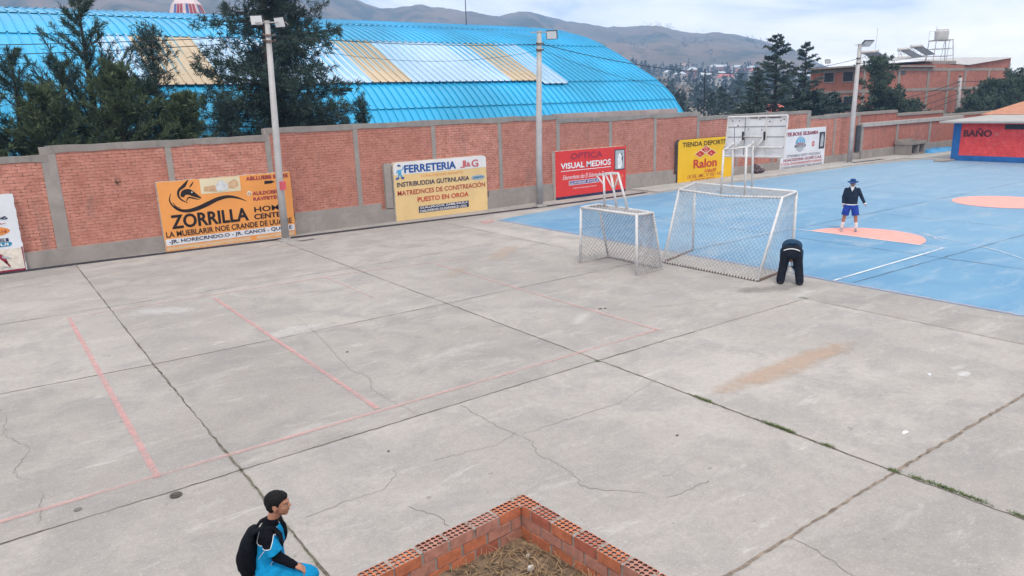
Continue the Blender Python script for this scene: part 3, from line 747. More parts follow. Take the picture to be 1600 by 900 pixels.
# white sign far right
s = thing("advertisement_sign", "white sign with blue ball crest and maroon lettering right of the backboard", "sign", (41.8, SY, 0))
panel(s, 39.42, 44.1, -0.06, 2.40, sign_paint("faded_white_sign", (0.72, 0.72, 0.74)), edge=chip, jag=.012, seed=6)
lettering(s, "STEE.BOI:E SE.BAMIA", 39.62, 43.25, 2.0, 2.22, k_maroon, .04)
cr = plate(s, "crest", [(41.37 + .55 * math.sin(t * .2617) * (1.0 if math.cos(t * .2617) > 0 else .9), 1.47 + .47 * math.cos(t * .2617)) for t in range(24)][::-1], k_picgrey, y1)
plate(cr, "crest_ball", [(41.37 - .47, 1.52)] + [(41.37 + .47 * math.cos(rad(a)), 1.55 + .37 * math.sin(rad(a))) for a in range(0, 181, 12)][::1], k_sky, y2)
mb = MB()
for dx in (-.3, -.12, .12, .3): brush(mb, [(41.37 + dx * .4, 1.92), (41.37 + dx, 1.56)], [.02, .03], y3, 2)
mb.build("crest_seams", k_white, cr)
plate(cr, "crest_ribbon", [(40.82, 1.30), (41.92, 1.30), (41.98, 1.42), (40.76, 1.42)], k_navy, y2)
lettering(cr, "CLUB BASKET", 40.9, 41.86, 1.32, 1.40, k_white, .02, y=y3)
lettering(cr, "BOLA", 41.05, 41.7, 1.45, 1.56, k_pinkred, .03, y=y3)
plate(s, "red_badge", disc(42.77, 1.42, .17, n=14), k_pinkred, y1)
lettering(s, "CG", 42.67, 42.87, 1.36, 1.48, k_white, .03, y=y2)
fr = plate(s, "portrait_frame", rect(43.40, 44.02, 1.06, 2.1), k_picdark, y1)
plate(fr, "portrait_figure", [(43.55, 1.2), (43.85, 1.2), (43.88, 1.7), (43.8, 1.98), (43.66, 1.98), (43.57, 1.7)], k_picgrey, y2)
lettering(s, "STPORMAZ BODY POLICIALE", 40.03, 43.65, .73, .88, k_grey, .02, .2)
lettering(s, "HUACGDONA GCAFE C.A.E.", 39.73, 43.8, .49, .655, k_maroon, .035)
lettering(s, "E TOCIA CE NOOHE MOONTE N DRANDO", 39.5, 43.88, .27, .415, k_pinkred, .03)
lettering(s, "E CORNEA ANE KECCIONES TENER ASPONANTE", 39.5, 43.9, .07, .21, k_grey, .025)

# white sign cut by the left edge
s = thing("advertisement_sign", "white sign with orange oval, teal ribbon and dark red rim at the left edge", "sign", (-1.3, SY, 0))
panel(s, -3.5, .91, .03, 2.34, sign_paint("white_left_sign", (0.72, 0.73, 0.76)), edge=chip, jag=.012, seed=7)
plate(s, "cream_field", rect(-3.48, .86, .09, .72), pc("cream_field_paint", (0.74, 0.66, 0.56)), y1)
mb = MB(); brush(mb, [(-3.49, .06), (.87, .06), (.88, .75)], [.055, .055, .04], y2, 1); mb.build("red_rim", k_maroon, s)
lettering(s, "MASCOT #6", -1.2, .67, 1.60, 1.71, k_navy, .03)
lettering(s, "VETERINARIA-", -1.2, .59, 1.47, 1.54, k_dred, .03)
plate(s, "orange_oval", [(.05 + .62 * math.cos(t * .2617), 1.27 + .16 * math.sin(t * .2617)) for t in range(24)], k_orange, y1)
lettering(s, "70516", .2, .59, 1.22, 1.30, k_maroon, .02, y=y2)
lettering(s, "ABIBEI", -.6, .58, .95, 1.05, k_navy, .035)
plate(s, "teal_ribbon", [(-.9, .79), (.58, .80), (.65, .84), (.655, .90), (.6, .935), (-.9, .935)], k_teal, y1)
lettering(s, "QUINTA OUI", -.75, .56, .815, .91, k_white, .03, y=y2)
mb = MB()
brush(mb, [(.20, .6), (.30, .53), (.38, .42), (.44, .3)], [.06, .13, .12, .05], y2); brush(mb, [(.40, .36), (.47, .24), (.5, .18)], [.06, .05, .03], y2)
mb.build("horse_picture", k_maroon, s)
mb = MB(); brush(mb, [(.34, .50), (.48, .46), (.58, .42)], [.05, .07, .02], y3); mb.build("rider_picture", k_picgrey, s); mb = MB(); brush(mb, [(.28, .17), (.38, .19), (.5, .17)], [.02, .04, .02], y3); mb.build("shadow_picture", k_picgrey, s)

# ------------------------------------------------------------------ floodlight poles and cables
def floodlight(parent, c, yaw, tilt, w=.36, h=.28):
    """c centre, yaw direction it faces, tilt down"""
    fy = Vector((math.cos(yaw) * math.cos(tilt), math.sin(yaw) * math.cos(tilt), -math.sin(tilt)))
    sx = Vector((-math.sin(yaw), math.cos(yaw), 0)); up = sx.cross(fy) * -1
    c = Vector(c); mb = MB(); mb.obox(c - fy * .04, sx * w / 2, fy * .04, up * h / 2)
    for k in range(5): mb.obox(c - fy * .1 + sx * (k - 2) * w * .2, sx * .012, fy * .03, up * h * .42)
    hb = mb.build("lamp_housing", m_black, parent)
    mb = MB(); mb.obox(c + fy * .004, sx * (w / 2 - .025), fy * .006, up * (h / 2 - .025)); mb.build("lens", m_lens, hb)
    mb = MB(); mb.tube([c + sx * w * .52, c + sx * w * .52 - fy * .12 - up * .1, c - fy * .12 - up * h * .6, c - sx * w * .52 - fy * .12 - up * .1, c - sx * w * .52], .012, 5)
    mb.build("bracket", m_steel, parent)
def pole(x, y, top, lean, label, r0, r1, lamps, clamp_z):
    t = thing("floodlight_pole", label, "light pole", (x, y, 0), "floodlight poles along the brick wall")
    tp = Vector((x + lean[0], y + lean[1], top))
    mb = MB(); mb.tube([(x, y, 0), (x, y, 2), tp], [r0, r0 * .95, r1], 14); mb.build("pole", m_steel, t, True)
    mb = MB(); mb.box(x - .22, x + .22, y - .22, y + .22, 0, .05); mb.tube([(x, y, .05), (x, y, .12)], r0 * 1.25, 12); mb.build("base_plate", m_cement_lt, t)
    mb = MB()
    for z in clamp_z:
        k = z / top; p = Vector((x + lean[0] * k, y + lean[1] * k, z)); mb.tube([p - Vector((0, 0, .03)), p + Vector((0, 0, .03))], r1 * 1.35, 12)
        mb.tube([p + Vector((-.16, -.02, 0)), p + Vector((.2, -.02, 0))], .018, 6); mb.ell(p + Vector((.2, -.02, .03)), .035, n=8, m=6); mb.ell(p + Vector((-.16, -.02, .03)), .035, n=8, m=6)
    mb.build("cable_clamp", m_netrust, t)
    mb = MB(); mb.tube([tp + Vector((0, 0, -.02)), tp + Vector((0, 0, .06))], r1 * 1.1, 10); mb.tube([tp + Vector((-.35, .16, .0)), tp + Vector((.3, -.2, 0))], .022, 6); mb.build("cross_arm", m_steel, t)
    for dx, dy, dz, yaw, tilt, w, h in lamps: floodlight(t, tp + Vector((dx, dy, dz)), yaw, tilt, w, h)
    return t
YC = rad(218)
p1 = pole(8.62, 25.5, 7.3, (.06, -.3), "tall grey pole with two square floodlights beside the orange sign", .135, .085, [(-.30, .14, .08, rad(232), .2, .42, .32), (.34, -.2, .0, rad(208), .25, .44, .34)], (6.9, 6.72))
pole(20.05, 25.42, 7.3, (.02, -.2), "tall grey pole with one floodlight beside the red optician sign", .15, .10, [(.42, -.3, -.12, rad(222), .35, .46, .36)], (6.85, 6.6))
pole(45.8, 25.75, 7.3, (.15, 0), "tall grey pole with one tilted floodlight right of the white sign", .16, .11, [(.4, -.25, .05, rad(250), .9, .7, .5)], (6.5, 6.2))
mb = MB(); q = Vector((8.64, 25.42 - .135, 2.0))
mb.box(q.x - .11, q.x + .11, q.y - .012, q.y + .0, 1.82, 2.12); tag(mb.build("pole_sticker", pc("red_white_sticker", (.62, .1, .12))), "small red and white notice stuck on the pole by the orange sign", "notice")
def cable(a, b, sag, label, r=.012, group=None):
    mb = MB(); a = Vector(a); b = Vector(b); P = []
    for i in range(25):
        t = i / 24; p = a.lerp(b, t); p.z -= sag * 4 * t * (1 - t); P.append(p)
    mb.tube(P, r, 5); return tag(mb.build("power_cable", m_cable), label, "cable", group)
A1, A2, A3 = Vector((8.68, 25.2, 6.9)), Vector((20.32, 25.35, 6.85)), Vector((45.94, 25.7, 6.5))
cable((-14, 24.6, 6.5), A1, .35, "black cable running left from the two-lamp pole across the trees")
cable((-14, 24.7, 6.1), A1 - Vector((0, 0, .18)), .35, "thinner cable running left just below the upper one")
cable(A1, A2, .15, "black cable between the two-lamp pole and the middle pole")
cable(A1 - Vector((0, 0, .18)), A2 - Vector((0, 0, .22)), .55, "sagging thin cable from the two-lamp pole to the middle pole", .007)
cable(A2, A3, 1.05, "black cable from the middle pole to the far right pole", .015)
cable(A2 - Vector((0, 0, .25)), A3 - Vector((0, 0, .3)), 1.75, "thin lower cable from the middle pole to the far right pole", .008)

# ------------------------------------------------------------------ goals and nets
def net(mb, a, b, c, d, sp=.085, r=.006):
    """diagonal wire mesh filling the quad a-b-c-d (a->b along, a->d up)"""
    a, b, c, d = map(Vector, (a, b, c, d)); w = ((b - a).length + (c - d).length) / 2; h = ((d - a).length + (c - b).length) / 2
    def P(u, v): u /= w; v /= h; return a.lerp(b, u).lerp(d.lerp(c, u), v)
    st = sp * 1.414; k = -h
    while k < w:
        for s in (0, 1):
            # u - v = k
            v0 = max(0, -k); v1 = min(h, w - k)
            if v1 - v0 > .02:
                p = [P(k + v0, v0), P(k + v1, v1)] if not s else [P(w - k - v0, v0), P(w - k - v1, v1)]
                mb.tube(p, r, 3, False)
        k += st
def lash(parent, a, b, r, pitch=.09):
    """white lashing wound along a bar, swelling at each turn"""
    a = Vector(a); b = Vector(b); n = max(2, int((b - a).length / pitch)); P = []; W = []
    for i in range(n):
        for t, k in ((.08, .72), (.3, 1), (.7, 1), (.92, .72)): P.append(a.lerp(b, (i + t) / n)); W.append(r * k)
    mb = MB(); mb.tube(P, W, 7); mb.build("net_lashing", m_net, parent)
# large goal: opening faces the blue court, slanted back towards us
g = thing("football_goal", "large white futsal goal with wire net, carrying the basketball backboard", "goal", (16.2, 12.5, 0))
FL, FR, FLt, FRt = Vector((17.2, 14.39, 0)), Vector((17.2, 11.04, 0)), Vector((17.2, 14.39, 2.02)), Vector((17.2, 11.04, 2.02))
BL, BR, BLt, BRt = Vector((15.27, 13.82, 0.03)), Vector((15.28, 10.72, 0.03)), Vector((16.02, 13.95, 1.97)), Vector((16.2, 10.78, 1.99))
for p, q, nm, r in ((FL, FLt, "post", .038), (FR, FRt, "post", .038), (FLt, FRt, "crossbar", .038), (BL, BLt, "slanted_post", .032), (BR, BRt, "slanted_post", .034), (FLt, BLt, "top_side_bar", .03), (FRt, BRt, "top_side_bar", .03), (FL, BL, "ground_bar", .035), (FR, BR, "ground_bar", .035), (BL, BR, "ground_bar", .03)):
    mb = MB(); mb.tube([p, q], r, 10); mb.build(nm, m_white_metal if nm != "ground_bar" else m_netrust, g, True)
mid = (BLt + BRt) / 2 - Vector((.0, 0, .07))
mb = MB(); mb.tube([BLt, BLt.lerp(mid, .6), mid, BRt.lerp(mid, .6), BRt], .03, 8); mb.build("rear_top_bar", m_white_metal, g, True)
mb = MB()
net(mb, BL, BR, BRt, BLt, .09, .0045); net(mb, BL, FL, FLt, BLt, .09, .0045); net(mb, FR, BR, BRt, FRt, .09, .0045); net(mb, BLt, BRt, FRt, FLt, .085, .006)
tag(mb.build("net", m_net, g))
for p, q in ((BLt, mid), (mid, BRt), (BRt, FRt), (BLt, FLt), (FLt, FRt), (BL, BR), (BR, FR), (BL, FL), (BR, BRt), (BL, BLt)): lash(g, p, q, .036 if p.z > 1 else .033)

# basketball tower on top of it
t = thing("basketball_backboard", "white steel basketball backboard seen from behind above the large goal", "backboard", (16.6, 12.2, 2.0))
TL, TR, BRb, BLb = Vector((17.3, 13.32, 3.915)), Vector((17.3, 11.47, 3.955)), Vector((17.3, 11.53, 2.885)), Vector((17.3, 13.40, 2.845))
mb = MB(); n = Vector((.02, 0, 0))
mb.add([TL - n, TR - n, BRb - n, BLb - n, TL + n, TR + n, BRb + n, BLb + n], [(0, 1, 2, 3), (7, 6, 5, 4), (0, 4, 5, 1), (1, 5, 6, 2), (2, 6, 7, 3), (3, 7, 4, 0)])
mb.build("board", simple("board_white_paint", (0.70, 0.70, 0.72), .6, .1, 3), t)
def B(u, v, o=-.03): return TL.lerp(TR, u).lerp(BLb.lerp(BRb, u), v) + Vector((o, 0, 0))
mb = MB()
for a, b in (((0, 0), (1, 0)), ((1, 0), (1, 1)), ((1, 1), (0, 1)), ((0, 1), (0, 0))): mb.tube([B(*a), B(*b)], .027, 6)
mb.tube([B(.665, 0, -.035), B(.70, 1, -.035)], .02, 6)
mb.build("board_rim", m_white_metal, t)
mb = MB()
for a, b in (((.30, 0), (.33, 1)), ((0, .25), (1, .25)), ((0, .505), (1, .505)), ((0, .755), (1, .755)), ((.12, .25), (.15, .75))): mb.tube([B(*a, -.024), B(*b, -.024)], .0085, 5)
mb.build("welded_seams", simple("dark_seam_steel", (.16, .165, .18)), t)  # dark grey weld lines across the board's back
mb = MB()
for u, v in ((.08, .1), (.2, .1), (.37, .31), (.55, .07), (.72, .13), (.95, .09), (.6, .33), (.18, .22), (.9, .12)): mb.ell(B(u, v, -.03), .012, .022, .017, n=8, m=6)
for u in (.62, .83, .45, .76): mb.obox(B(u, .035, -.03), (.004, 0, 0), (0, .12, 0), (0, 0, .012))
mb.build("rust_spots", m_netrust, t)
J1, J2 = Vector((17.22, 12.78, 3.40)), Vector((17.22, 12.10, 3.41))
legs = [((16.1, 12.58, 1.95), (16.12, 12.55, 3.12)), ((16.15, 11.86, 1.95), (16.2, 11.9, 3.2)), ((17.2, 13.06, 2.0), (17.2, 13.08, 3.25)), ((17.2, 12.40, 2.0), (17.2, 12.43, 3.3))]
for a, b in legs:
    mb = MB(); mb.tube([a, b], .028, 8); mb.build("leg", m_white_metal, t, True)
for a, b in (((17.2, 13.05, 3.0), J1), ((17.2, 12.45, 2.97), J2), (J1, J2), (legs[0][1], (17.2, 13.08, 3.18)), (legs[1][1], (17.2, 12.43, 3.22)), (legs[0][1], legs[1][1]), ((17.22, 13.4, 3.11), (17.22, 11.55, 3.14))):
    mb = MB(); mb.tube([a, b], .022, 8); mb.build("brace", m_white_metal, t, True)
for c in (J1, J2):
    mb = MB(); mb.obox(c + Vector((-.01, 0, .02)), (.012, 0, 0), (0, .025, 0), (0, 0, .11)); mb.build("mounting_plate", m_black, t)
mb = MB(); P = [(17.36 + .23 + .23 * math.cos(a * .2617), 12.42 + .23 * math.sin(a * .2617), 3.0) for a in range(25)]
mb.tube(P, .012, 6, False); mb.tube([(17.3, 12.42, 3.0), (17.37, 12.42, 3.0)], .02, 6); mb.build("rim", simple("orange_rim", (.5, .13, .05)), t)

# small goal, opening faces us
g = thing("football_goal", "small white goal with dense wire net standing on the concrete", "goal", (14.0, 14.3, 0))
fl, fr, flt, frt = Vector((13.58, 15.42, 0)), Vector((13.62, 13.24, 0)), Vector((13.58, 15.36, 1.6)), Vector((13.62, 13.26, 1.6))
bl, br, blt, brt = Vector((14.68, 15.42, 0.02)), Vector((14.64, 13.28, 0.02)), Vector((14.22, 15.34, 1.62)), Vector((14.16, 13.2, 1.6))
for p, q, nm in ((fl, flt, "post"), (fr, frt, "post"), (flt, frt, "crossbar"), (bl, blt, "slanted_post"), (br, brt, "slanted_post"), (blt, brt, "rear_top_bar"), (flt, blt, "top_side_bar"), (frt, brt, "top_side_bar"), (fl, bl, "ground_bar"), (fr, br, "ground_bar"), (bl, br, "ground_bar")):
    mb = MB(); mb.tube([p, q], .036 if nm in ("post", "crossbar") else .03, 10); mb.build(nm, m_white_metal if nm != "ground_bar" else m_netrust, g, True)
mb = MB()
net(mb, bl, br, brt, blt, .085, .009); net(mb, fl, bl, blt, flt, .085, .008); net(mb, fr, br, brt, frt, .075, .009); net(mb, flt, frt, brt, blt, .085, .009)
mb.build("net", simple("grey_wire_mesh", (.34, .32, .32), .7, .25, 6), g)
for p, q in ((flt, frt), (frt, brt), (blt, brt), (flt, blt), (fl, bl), (fr, br), (bl, br), (fr, frt), (fl, flt), (br, brt)): lash(g, p, q, .038 if p.z > 1 else .033, .075)
t = thing("mini_hoop_frame", "small three legged white hoop frame on top of the small goal", "hoop", (14.2, 14.8, 1.6))
la = [((14.16, 15.02, 1.62), (14.16, 15.06, 2.5)), ((14.17, 14.55, 1.62), (14.16, 14.78, 2.55)), ((14.16, 14.12, 1.62), (14.16, 14.5, 2.56))]
for a, b in la:
    mb = MB(); mb.tube([a, b], .032, 8); mb.build("leg", m_white_metal, t, True)
for a, b in ((la[0][1], la[1][1]), (la[1][1], la[2][1]), ((14.16, 15.05, 2.2), (14.16, 15.34, 2.44)), ((14.16, 14.98, 2.48), (14.16, 14.68, 2.1)), ((14.16, 14.48, 2.48), (14.17, 14.66, 2.1)), ((14.16, 15.34, 2.46), (14.16, 14.5, 2.54))):
    mb = MB(); mb.tube([a, b], .02, 8); mb.build("brace", m_white_metal, t, True)
mb = MB(); net(mb, (14.3, 14.85, 2.2), (14.3, 14.55, 2.2), (14.3, 14.4, 2.52), (14.3, 15.0, 2.5), .05, .006); mb.build("hoop_net", simple("orange_cord", (.55, .28, .18)), t)

# ------------------------------------------------------------------ blue vaulted gymnasium
gym = thing("gymnasium", "large gymnasium with a vaulted bright blue corrugated roof behind the wall", "building", (14, 50, 0))
PROF = [(32.6, 3.05), (33.0, 3.6), (33.45, 4.15), (34.2, 4.85), (35.1, 5.52), (36.6, 6.3), (37.8, 6.92), (39.3, 7.70), (41.0, 8.42), (42.6, 8.98), (44.9, 9.55), (48.0, 10.08), (51.4, 10.45), (54.5, 10.55)]
PROF = PROF + [(109 - y, z) for y, z in PROF[:-1][::-1]]
import bisect
_S = [0.0]
for a, b in zip(PROF[:-1], PROF[1:]): _S.append(_S[-1] + math.dist(a, b))
def prof(s):
    s = max(0, min(_S[-1], s)); i = min(len(PROF) - 2, max(0, bisect.bisect_right(_S, s) - 1)); t = (s - _S[i]) / (_S[i + 1] - _S[i])
    a, b = PROF[i], PROF[i + 1]
    p0 = PROF[max(0, i - 1)]; p3 = PROF[min(len(PROF) - 1, i + 2)]
    def cr(p0, p1, p2, p3): return 0.5 * (2 * p1 + (p2 - p0) * t + (2 * p0 - 5 * p1 + 4 * p2 - p3) * t * t + (3 * p1 - p0 - 3 * p2 + p3) * t ** 3)
    return Vector((0, cr(p0[0], a[0], b[0], p3[0]), cr(p0[1], a[1], b[1], p3[1])))
def s_at(y):
    lo, hi = 0, _S[-1]
    for _ in range(40):
        m = (lo + hi) / 2
        if prof(m).y < y: lo = m
        else: hi = m
    return lo
def corrugated(mb, x0, x1, s0, s1, lift, pitch=.42, hgt=.07, ds=.7):
    n = max(1, int(round((x1 - x0) / pitch))); p = (x1 - x0) / n; xs = []
    for i in range(n): xs += [(x0 + i * p, 0), (x0 + (i + .80) * p, 0), (x0 + (i + .84) * p, hgt), (x0 + (i + .94) * p, hgt)]
    xs.append((x1, 0)); k = max(2, int((s1 - s0) / ds)); base = len(mb.v)
    for j in range(k + 1):
        s = s0 + (s1 - s0) * j / k; c = prof(s); d = (prof(s + .05) - prof(s - .05)).normalized(); nr = Vector((0, -d.z, d.y))
        for x, h in xs:
            q = c + nr * (h + lift * (1 - j / k)); mb.v.append(Vector((x, q.y, q.z)))
    m = len(xs)
    for j in range(k):
        for i in range(m - 1):
            a = base + j * m + i; mb.face((a, a + 1, a + m + 1, a + m))
XE = 38.0
cuts = [0, s_at(33.75), s_at(35.35), s_at(40.4), s_at(44.6), s_at(49.5), s_at(54.5), s_at(59.5), s_at(66), s_at(73), _S[-1]]
m_roof = roof_metal("blue_roof_sheet", (0.021, 0.355, 0.60), .14, .38)
mb = MB()
for i, (a, b) in enumerate(zip(cuts[:-1], cuts[1:])): corrugated(mb, -24, XE, a - (.12 if i else 0), b, .05 if i else 0)
mb.build("roof", m_roof, gym)
m_pale = roof_metal("pale_translucent_sheet", (0.40, 0.55, 0.70), .08, .6); m_yel = roof_metal("yellowed_sheet", (0.50, 0.395, 0.27), .1, .55)
sa, sb = s_at(35.25), s_at(40.45)
for x0, x1 in ((5.6, 7.1), (9.9, 17.2), (19.45, 25.9), (28.1, 29.9)):
    mb = MB(); corrugated(mb, x0, x1, sa - (.35 if x0 > 28 else 0), sb, .13); mb.build("pale_roof_sheet", m_pale, gym)
for x0, x1 in ((7.1, 9.9), (17.2, 19.45), (25.9, 28.1)):
    mb = MB(); corrugated(mb, x0, x1, sa, sb, .14); mb.build("yellow_roof_sheet", m_yel, gym)
mb = MB()
mb.v = [Vector((XE - .3, y, z - .12)) for y, z in PROF] + [Vector((XE - .3, 33, -.1)), Vector((XE - .3, 76, -.1))]
k = len(PROF); mb.face(list(range(k)) + [k + 1, k]); mb.build("gable_wall", m_cement_lt, gym)
mb = MB(); mb.box(-23.9, XE - .4, 33.0, 33.25, -.1, 3.45); mb.build("side_wall", m_cement, gym)
mb = MB(); mb.tube([(-24, 32.62, 3.02), (XE, 32.62, 3.02)], .05, 6); mb.build("gutter", m_steel, gym)
mb = MB(); mb.tube([(32.0, 49.0, 10.1), (32.0, 49.0, 19)], [.035, .02], 6); tag(mb.build("radio_mast", m_cable), "thin dark mast rising above the gymnasium roof into the sky", "mast")
mb = MB(); mb.tube([(38.2, 31.4, 0), (38.2, 31.4, 6.15)], [.05, .035], 6); tag(mb.build("utility_post", m_cable), "thin dark post just past the gymnasium's right end", "post")

# ------------------------------------------------------------------ toilet block
b = thing("toilet_block", "red and blue painted toilet block lettered BAÑO at the far court end", "building", (54, 15, 0))
m_redw = brick_wall_mat("red_painted_brick", (0.78, 0.075, 0.07), (0.74, 0.068, 0.064), (0.60, 0.05, 0.05), .3, .12, rough_edge=.004)
m_bluew = simple("blue_trim_paint", (0.018, 0.12, 0.34), .6, .15, 2)
mb = MB(); mb.box(51.05, 57, 2.0, 21.9, -.1, 2.36); mb.build("wall", m_redw, b)
mb = MB(); mb.box(51.035, 51.05, 2.0, 21.905, .0, .34); mb.box(51.035, 51.05, 21.45, 21.905, .34, 2.36); mb.box(51.05, 57, 21.9, 21.915, 0, 2.36); mb.box(51.02, 51.035, 2.0, 21.915, 0, .18)
mb.build("blue_trim", m_bluew, b)
mb = MB(); rr = random.Random(4)
mb.add([(50.55, 1.6, 2.36), (58, 1.6, 2.5), (58, 22.6, 2.5), (50.55, 22.6, 2.36), (50.55, 1.6, 2.47), (58, 1.6, 2.62), (58, 22.6, 2.62), (50.55, 22.6, 2.47)], [(0, 3, 2, 1), (4, 5, 6, 7), (0, 1, 5, 4), (1, 2, 6, 5), (2, 3, 7, 6), (3, 0, 4, 7)])
mb.build("roof_slab", m_cement_lt, b)
for y0, y1_ in ((16.4, 19.0), (11.5, 14.5)):
    mb = MB(); mb.box(51.02, 51.06, y0, y1_, 1.99, 2.27); mb.build("window_opening", m_black, b)
# lettering reads left to right = decreasing Y
def lettering_x(parent, s_, ya, yb, z0, z1, mat, px, bold):
    return lettering(parent, s_, ya, yb, z0, z1, mat, bold, plane='x', px=px)
lettering_x(b, "BAÑO", 21.27, 19.68, 1.52, 2.02, pc("dark_red_letter", (.12, .02, .022)), 51.03, .05)
# tiled hip roof behind it
h = thing("tiled_roof_house", "house with orange clay tile hip roof behind the toilet block", "house", (66, 14, 0))
mb = MB(); mb.box(60, 74, 4, 23.3, 0, 2.7); mb.build("wall", m_brick2, h)
M = Mat("clay_tiles", .85, .2)
wv = M.n('ShaderNodeTexWave'); wv.inputs['Scale'].default_value = 2.2; wv.bands_direction = 'Y'; M.l(M.tc.outputs['Object'], wv.inputs['Vector'])
wv2 = M.n('ShaderNodeTexWave'); wv2.inputs['Scale'].default_value = 1.6; wv2.bands_direction = 'X'; M.l(M.tc.outputs['Object'], wv2.inputs['Vector'])
M.color(M.mix(M.rng(M.noise(3, 5), .3, .7, .0, .6), M.mix(M.rng(wv.outputs['Fac'], 0, 1, 0, .5), (.56, .25, .15), (.34, .15, .1)), (.62, .33, .22)))
M.bump(M.math('ADD', wv.outputs['Fac'], wv2.outputs['Fac']), .6, .05)
mb = MB(); mb.add([(59.4, 3.4, 2.6), (74.6, 3.4, 2.6), (74.6, 23.8, 2.6), (59.4, 23.8, 2.6), (67, 9.5, 5.4), (67, 17.7, 5.4)], [(0, 1, 4), (1, 2, 5, 4), (2, 3, 5), (3, 0, 4, 5), (0, 3, 2, 1)])
mb.build("tiled_roof", M.m, h)

# ------------------------------------------------------------------ three storey brick building
B_ = thing("brick_building", "unfinished three storey brick building with solar heaters on its roof", "building", (86, 45, 0))
X0, Y0 = 70.2, 39.1
mb = MB()
prof_top = [(X0, 6.75), (84.0, 7.15), (92.3, 6.95), (104.2, 7.85)]
P = [(x, z) for x, z in prof_top]
fr = [Vector((X0, Y0, -.1)), Vector((104.2, Y0, -.1))] + [Vector((x, Y0, z)) for x, z in P[::-1]]
bk = [v + Vector((0, 5.2, 0)) for v in fr]
mb.v = fr + bk; k = len(fr); mb.face(range(k)); mb.face([i + k for i in range(k)][::-1])
for i in range(k): mb.face((i, i + k, (i + 1) % k + k, (i + 1) % k))
mb.build("wall", m_brick2, B_)
mb = MB()
for z0, z1 in ((4.35, 4.62), (6.38, 6.66), (1.6, 1.85)):
    mb.box(X0 - .03, 104.1, Y0 - .04, Y0 + .02, z0, z1); mb.box(X0 - .05, X0 + .02, Y0 - .04, 44.3, z0, z1)
mb.build("floor_beam", m_cement, B_)
for x in (71.0, 77.6, 83.8, 88.4, 92.4, 98.5, 104.0):
    mb = MB(); top = 6.6 if x < 99 else 7.2
    mb.box(x - .22, x + .22, Y0 - .055, Y0, 0, top); mb.build("pillar", m_cement, B_)
for y0, y1_, z0, z1 in ((41.75, 42.75, 5.5, 6.35), (39.75, 40.75, 5.48, 6.35), (41.2, 42.5, 3.1, 4.05), (39.6, 40.55, 3.0, 4.05)):
    mb = MB(); mb.box(X0 - .02, X0 + .3, y0, y1_, z0, z1); w = mb.build("window", m_glass_dk, B_)
    mb = MB()
    for (a, b2, c, d) in ((y0 - .08, y0, z0 - .08, z1 + .08), (y1_, y1_ + .08, z0 - .08, z1 + .08), (y0, y1_, z0 - .1, z0), (y0, y1_, z1, z1 + .1)): mb.box(X0 - .06, X0, a, b2, c, d)
    mb.build("window_frame", m_cement, w)
mb = MB(); mb.box(77.2, 78.9, Y0 - .02, Y0 + .2, 5.95, 6.5); mb.build("window", simple("boarded_window", (.12, .11, .11)), B_)
mb = MB(); mb.box(X0 - .9, 84.6, Y0 - .35, 44.6, 6.75, 6.9); mb.add([(X0 - .9, Y0 - .35, 6.9), (84.5, Y0 - .35, 7.3), (84.5, 44.6, 7.3), (X0 - .9, 44.6, 6.9)], [(0, 1, 2, 3)])
mb.build("roof_slab", m_cement, B_)
mb = MB(); mb.add([(92.3, Y0 - .3, 6.98), (104.5, Y0 - .3, 7.9), (104.5, 44.5, 8.3), (90, 44.5, 7.9), (89.2, Y0 + 1.5, 7.3)], [(0, 1, 2, 3, 4)]); mb.build("sheet_roof", m_steel, B_)
mb = MB(); mb.box(83.9, 90, Y0 + .05, 44, 7.1, 7.42); mb.build("parapet", m_cement, B_)
m_tank = simple("white_tank_plastic", (.55, .53, .52), .5, .1, 2); m_solar = simple("solar_tube_glass", (.06, .07, .09), .25, .3, 6, spec=.6)
DR = Vector((.814, -.581, 0)); DV = Vector((-.581, -.814, 0)); DZ = Vector((0, 0, 1))
def solar(p, label, w, h=.85):
    """p = foot under the tank's left end; tank runs along DR, collector slopes towards the yard"""
    p = Vector(p); t = thing("solar_water_heater", label, "solar heater", tuple(p), "solar water heaters on the brick building roof")
    a = p + DZ * (h + .05); b2 = a + DR * w + DZ * .06
    mb = MB(); mb.tube([a, a + DR * .02, b2 - DR * .02, b2], [.12, .18, .18, .12], 14); mb.build("tank", m_tank, t, True)
    q0 = a + DR * .25 - DZ * .1 + DV * .1; q1 = b2 - DZ * .1 + DV * .1; q2 = q1 + DR * .75 + DV * 1.1 - DZ * (h - .1); q3 = q0 + DR * .75 + DV * 1.1 - DZ * (h - .12)
    mb = MB()
    for i in range(16):
        u = (i + .5) / 16; mb.tube([q0.lerp(q1, u), q3.lerp(q2, u)], .035, 5)
    mb.add([v - DZ * .05 for v in (q0, q1, q2, q3)], [(0, 1, 2, 3)]); mb.build("collector_tubes", m_solar, t)
    mb = MB()
    for x, y in ((p + DR * .08, a + DR * .08), (p + DR * (w - .1), b2 - DR * .1), (p + DR * .08, q3), (p + DR * (w - .1), q2), (p + DR * .08 + DZ * .1, a + DR * (w * .5)), (p + DR * w * .5, a + DR * .1), (p + DR * .08, p + DR * w), (q3, q2), (p + DR * .08 + DZ * h * .5, q3.lerp(q0, .5))): mb.tube([x, y], .022, 5)
    mb.build("stand", m_steel, t)
solar((72.5, 40.5, 7.3), "solar water heater at the left end of the brick building roof", 1.75, .85)
solar((79.7, 40.5, 7.65), "middle solar water heater with its tank seen side on", 1.2, .85)
solar((82.3, 40.5, 7.9), "solar water heater nearest the water tank tower", 1.25, .95)
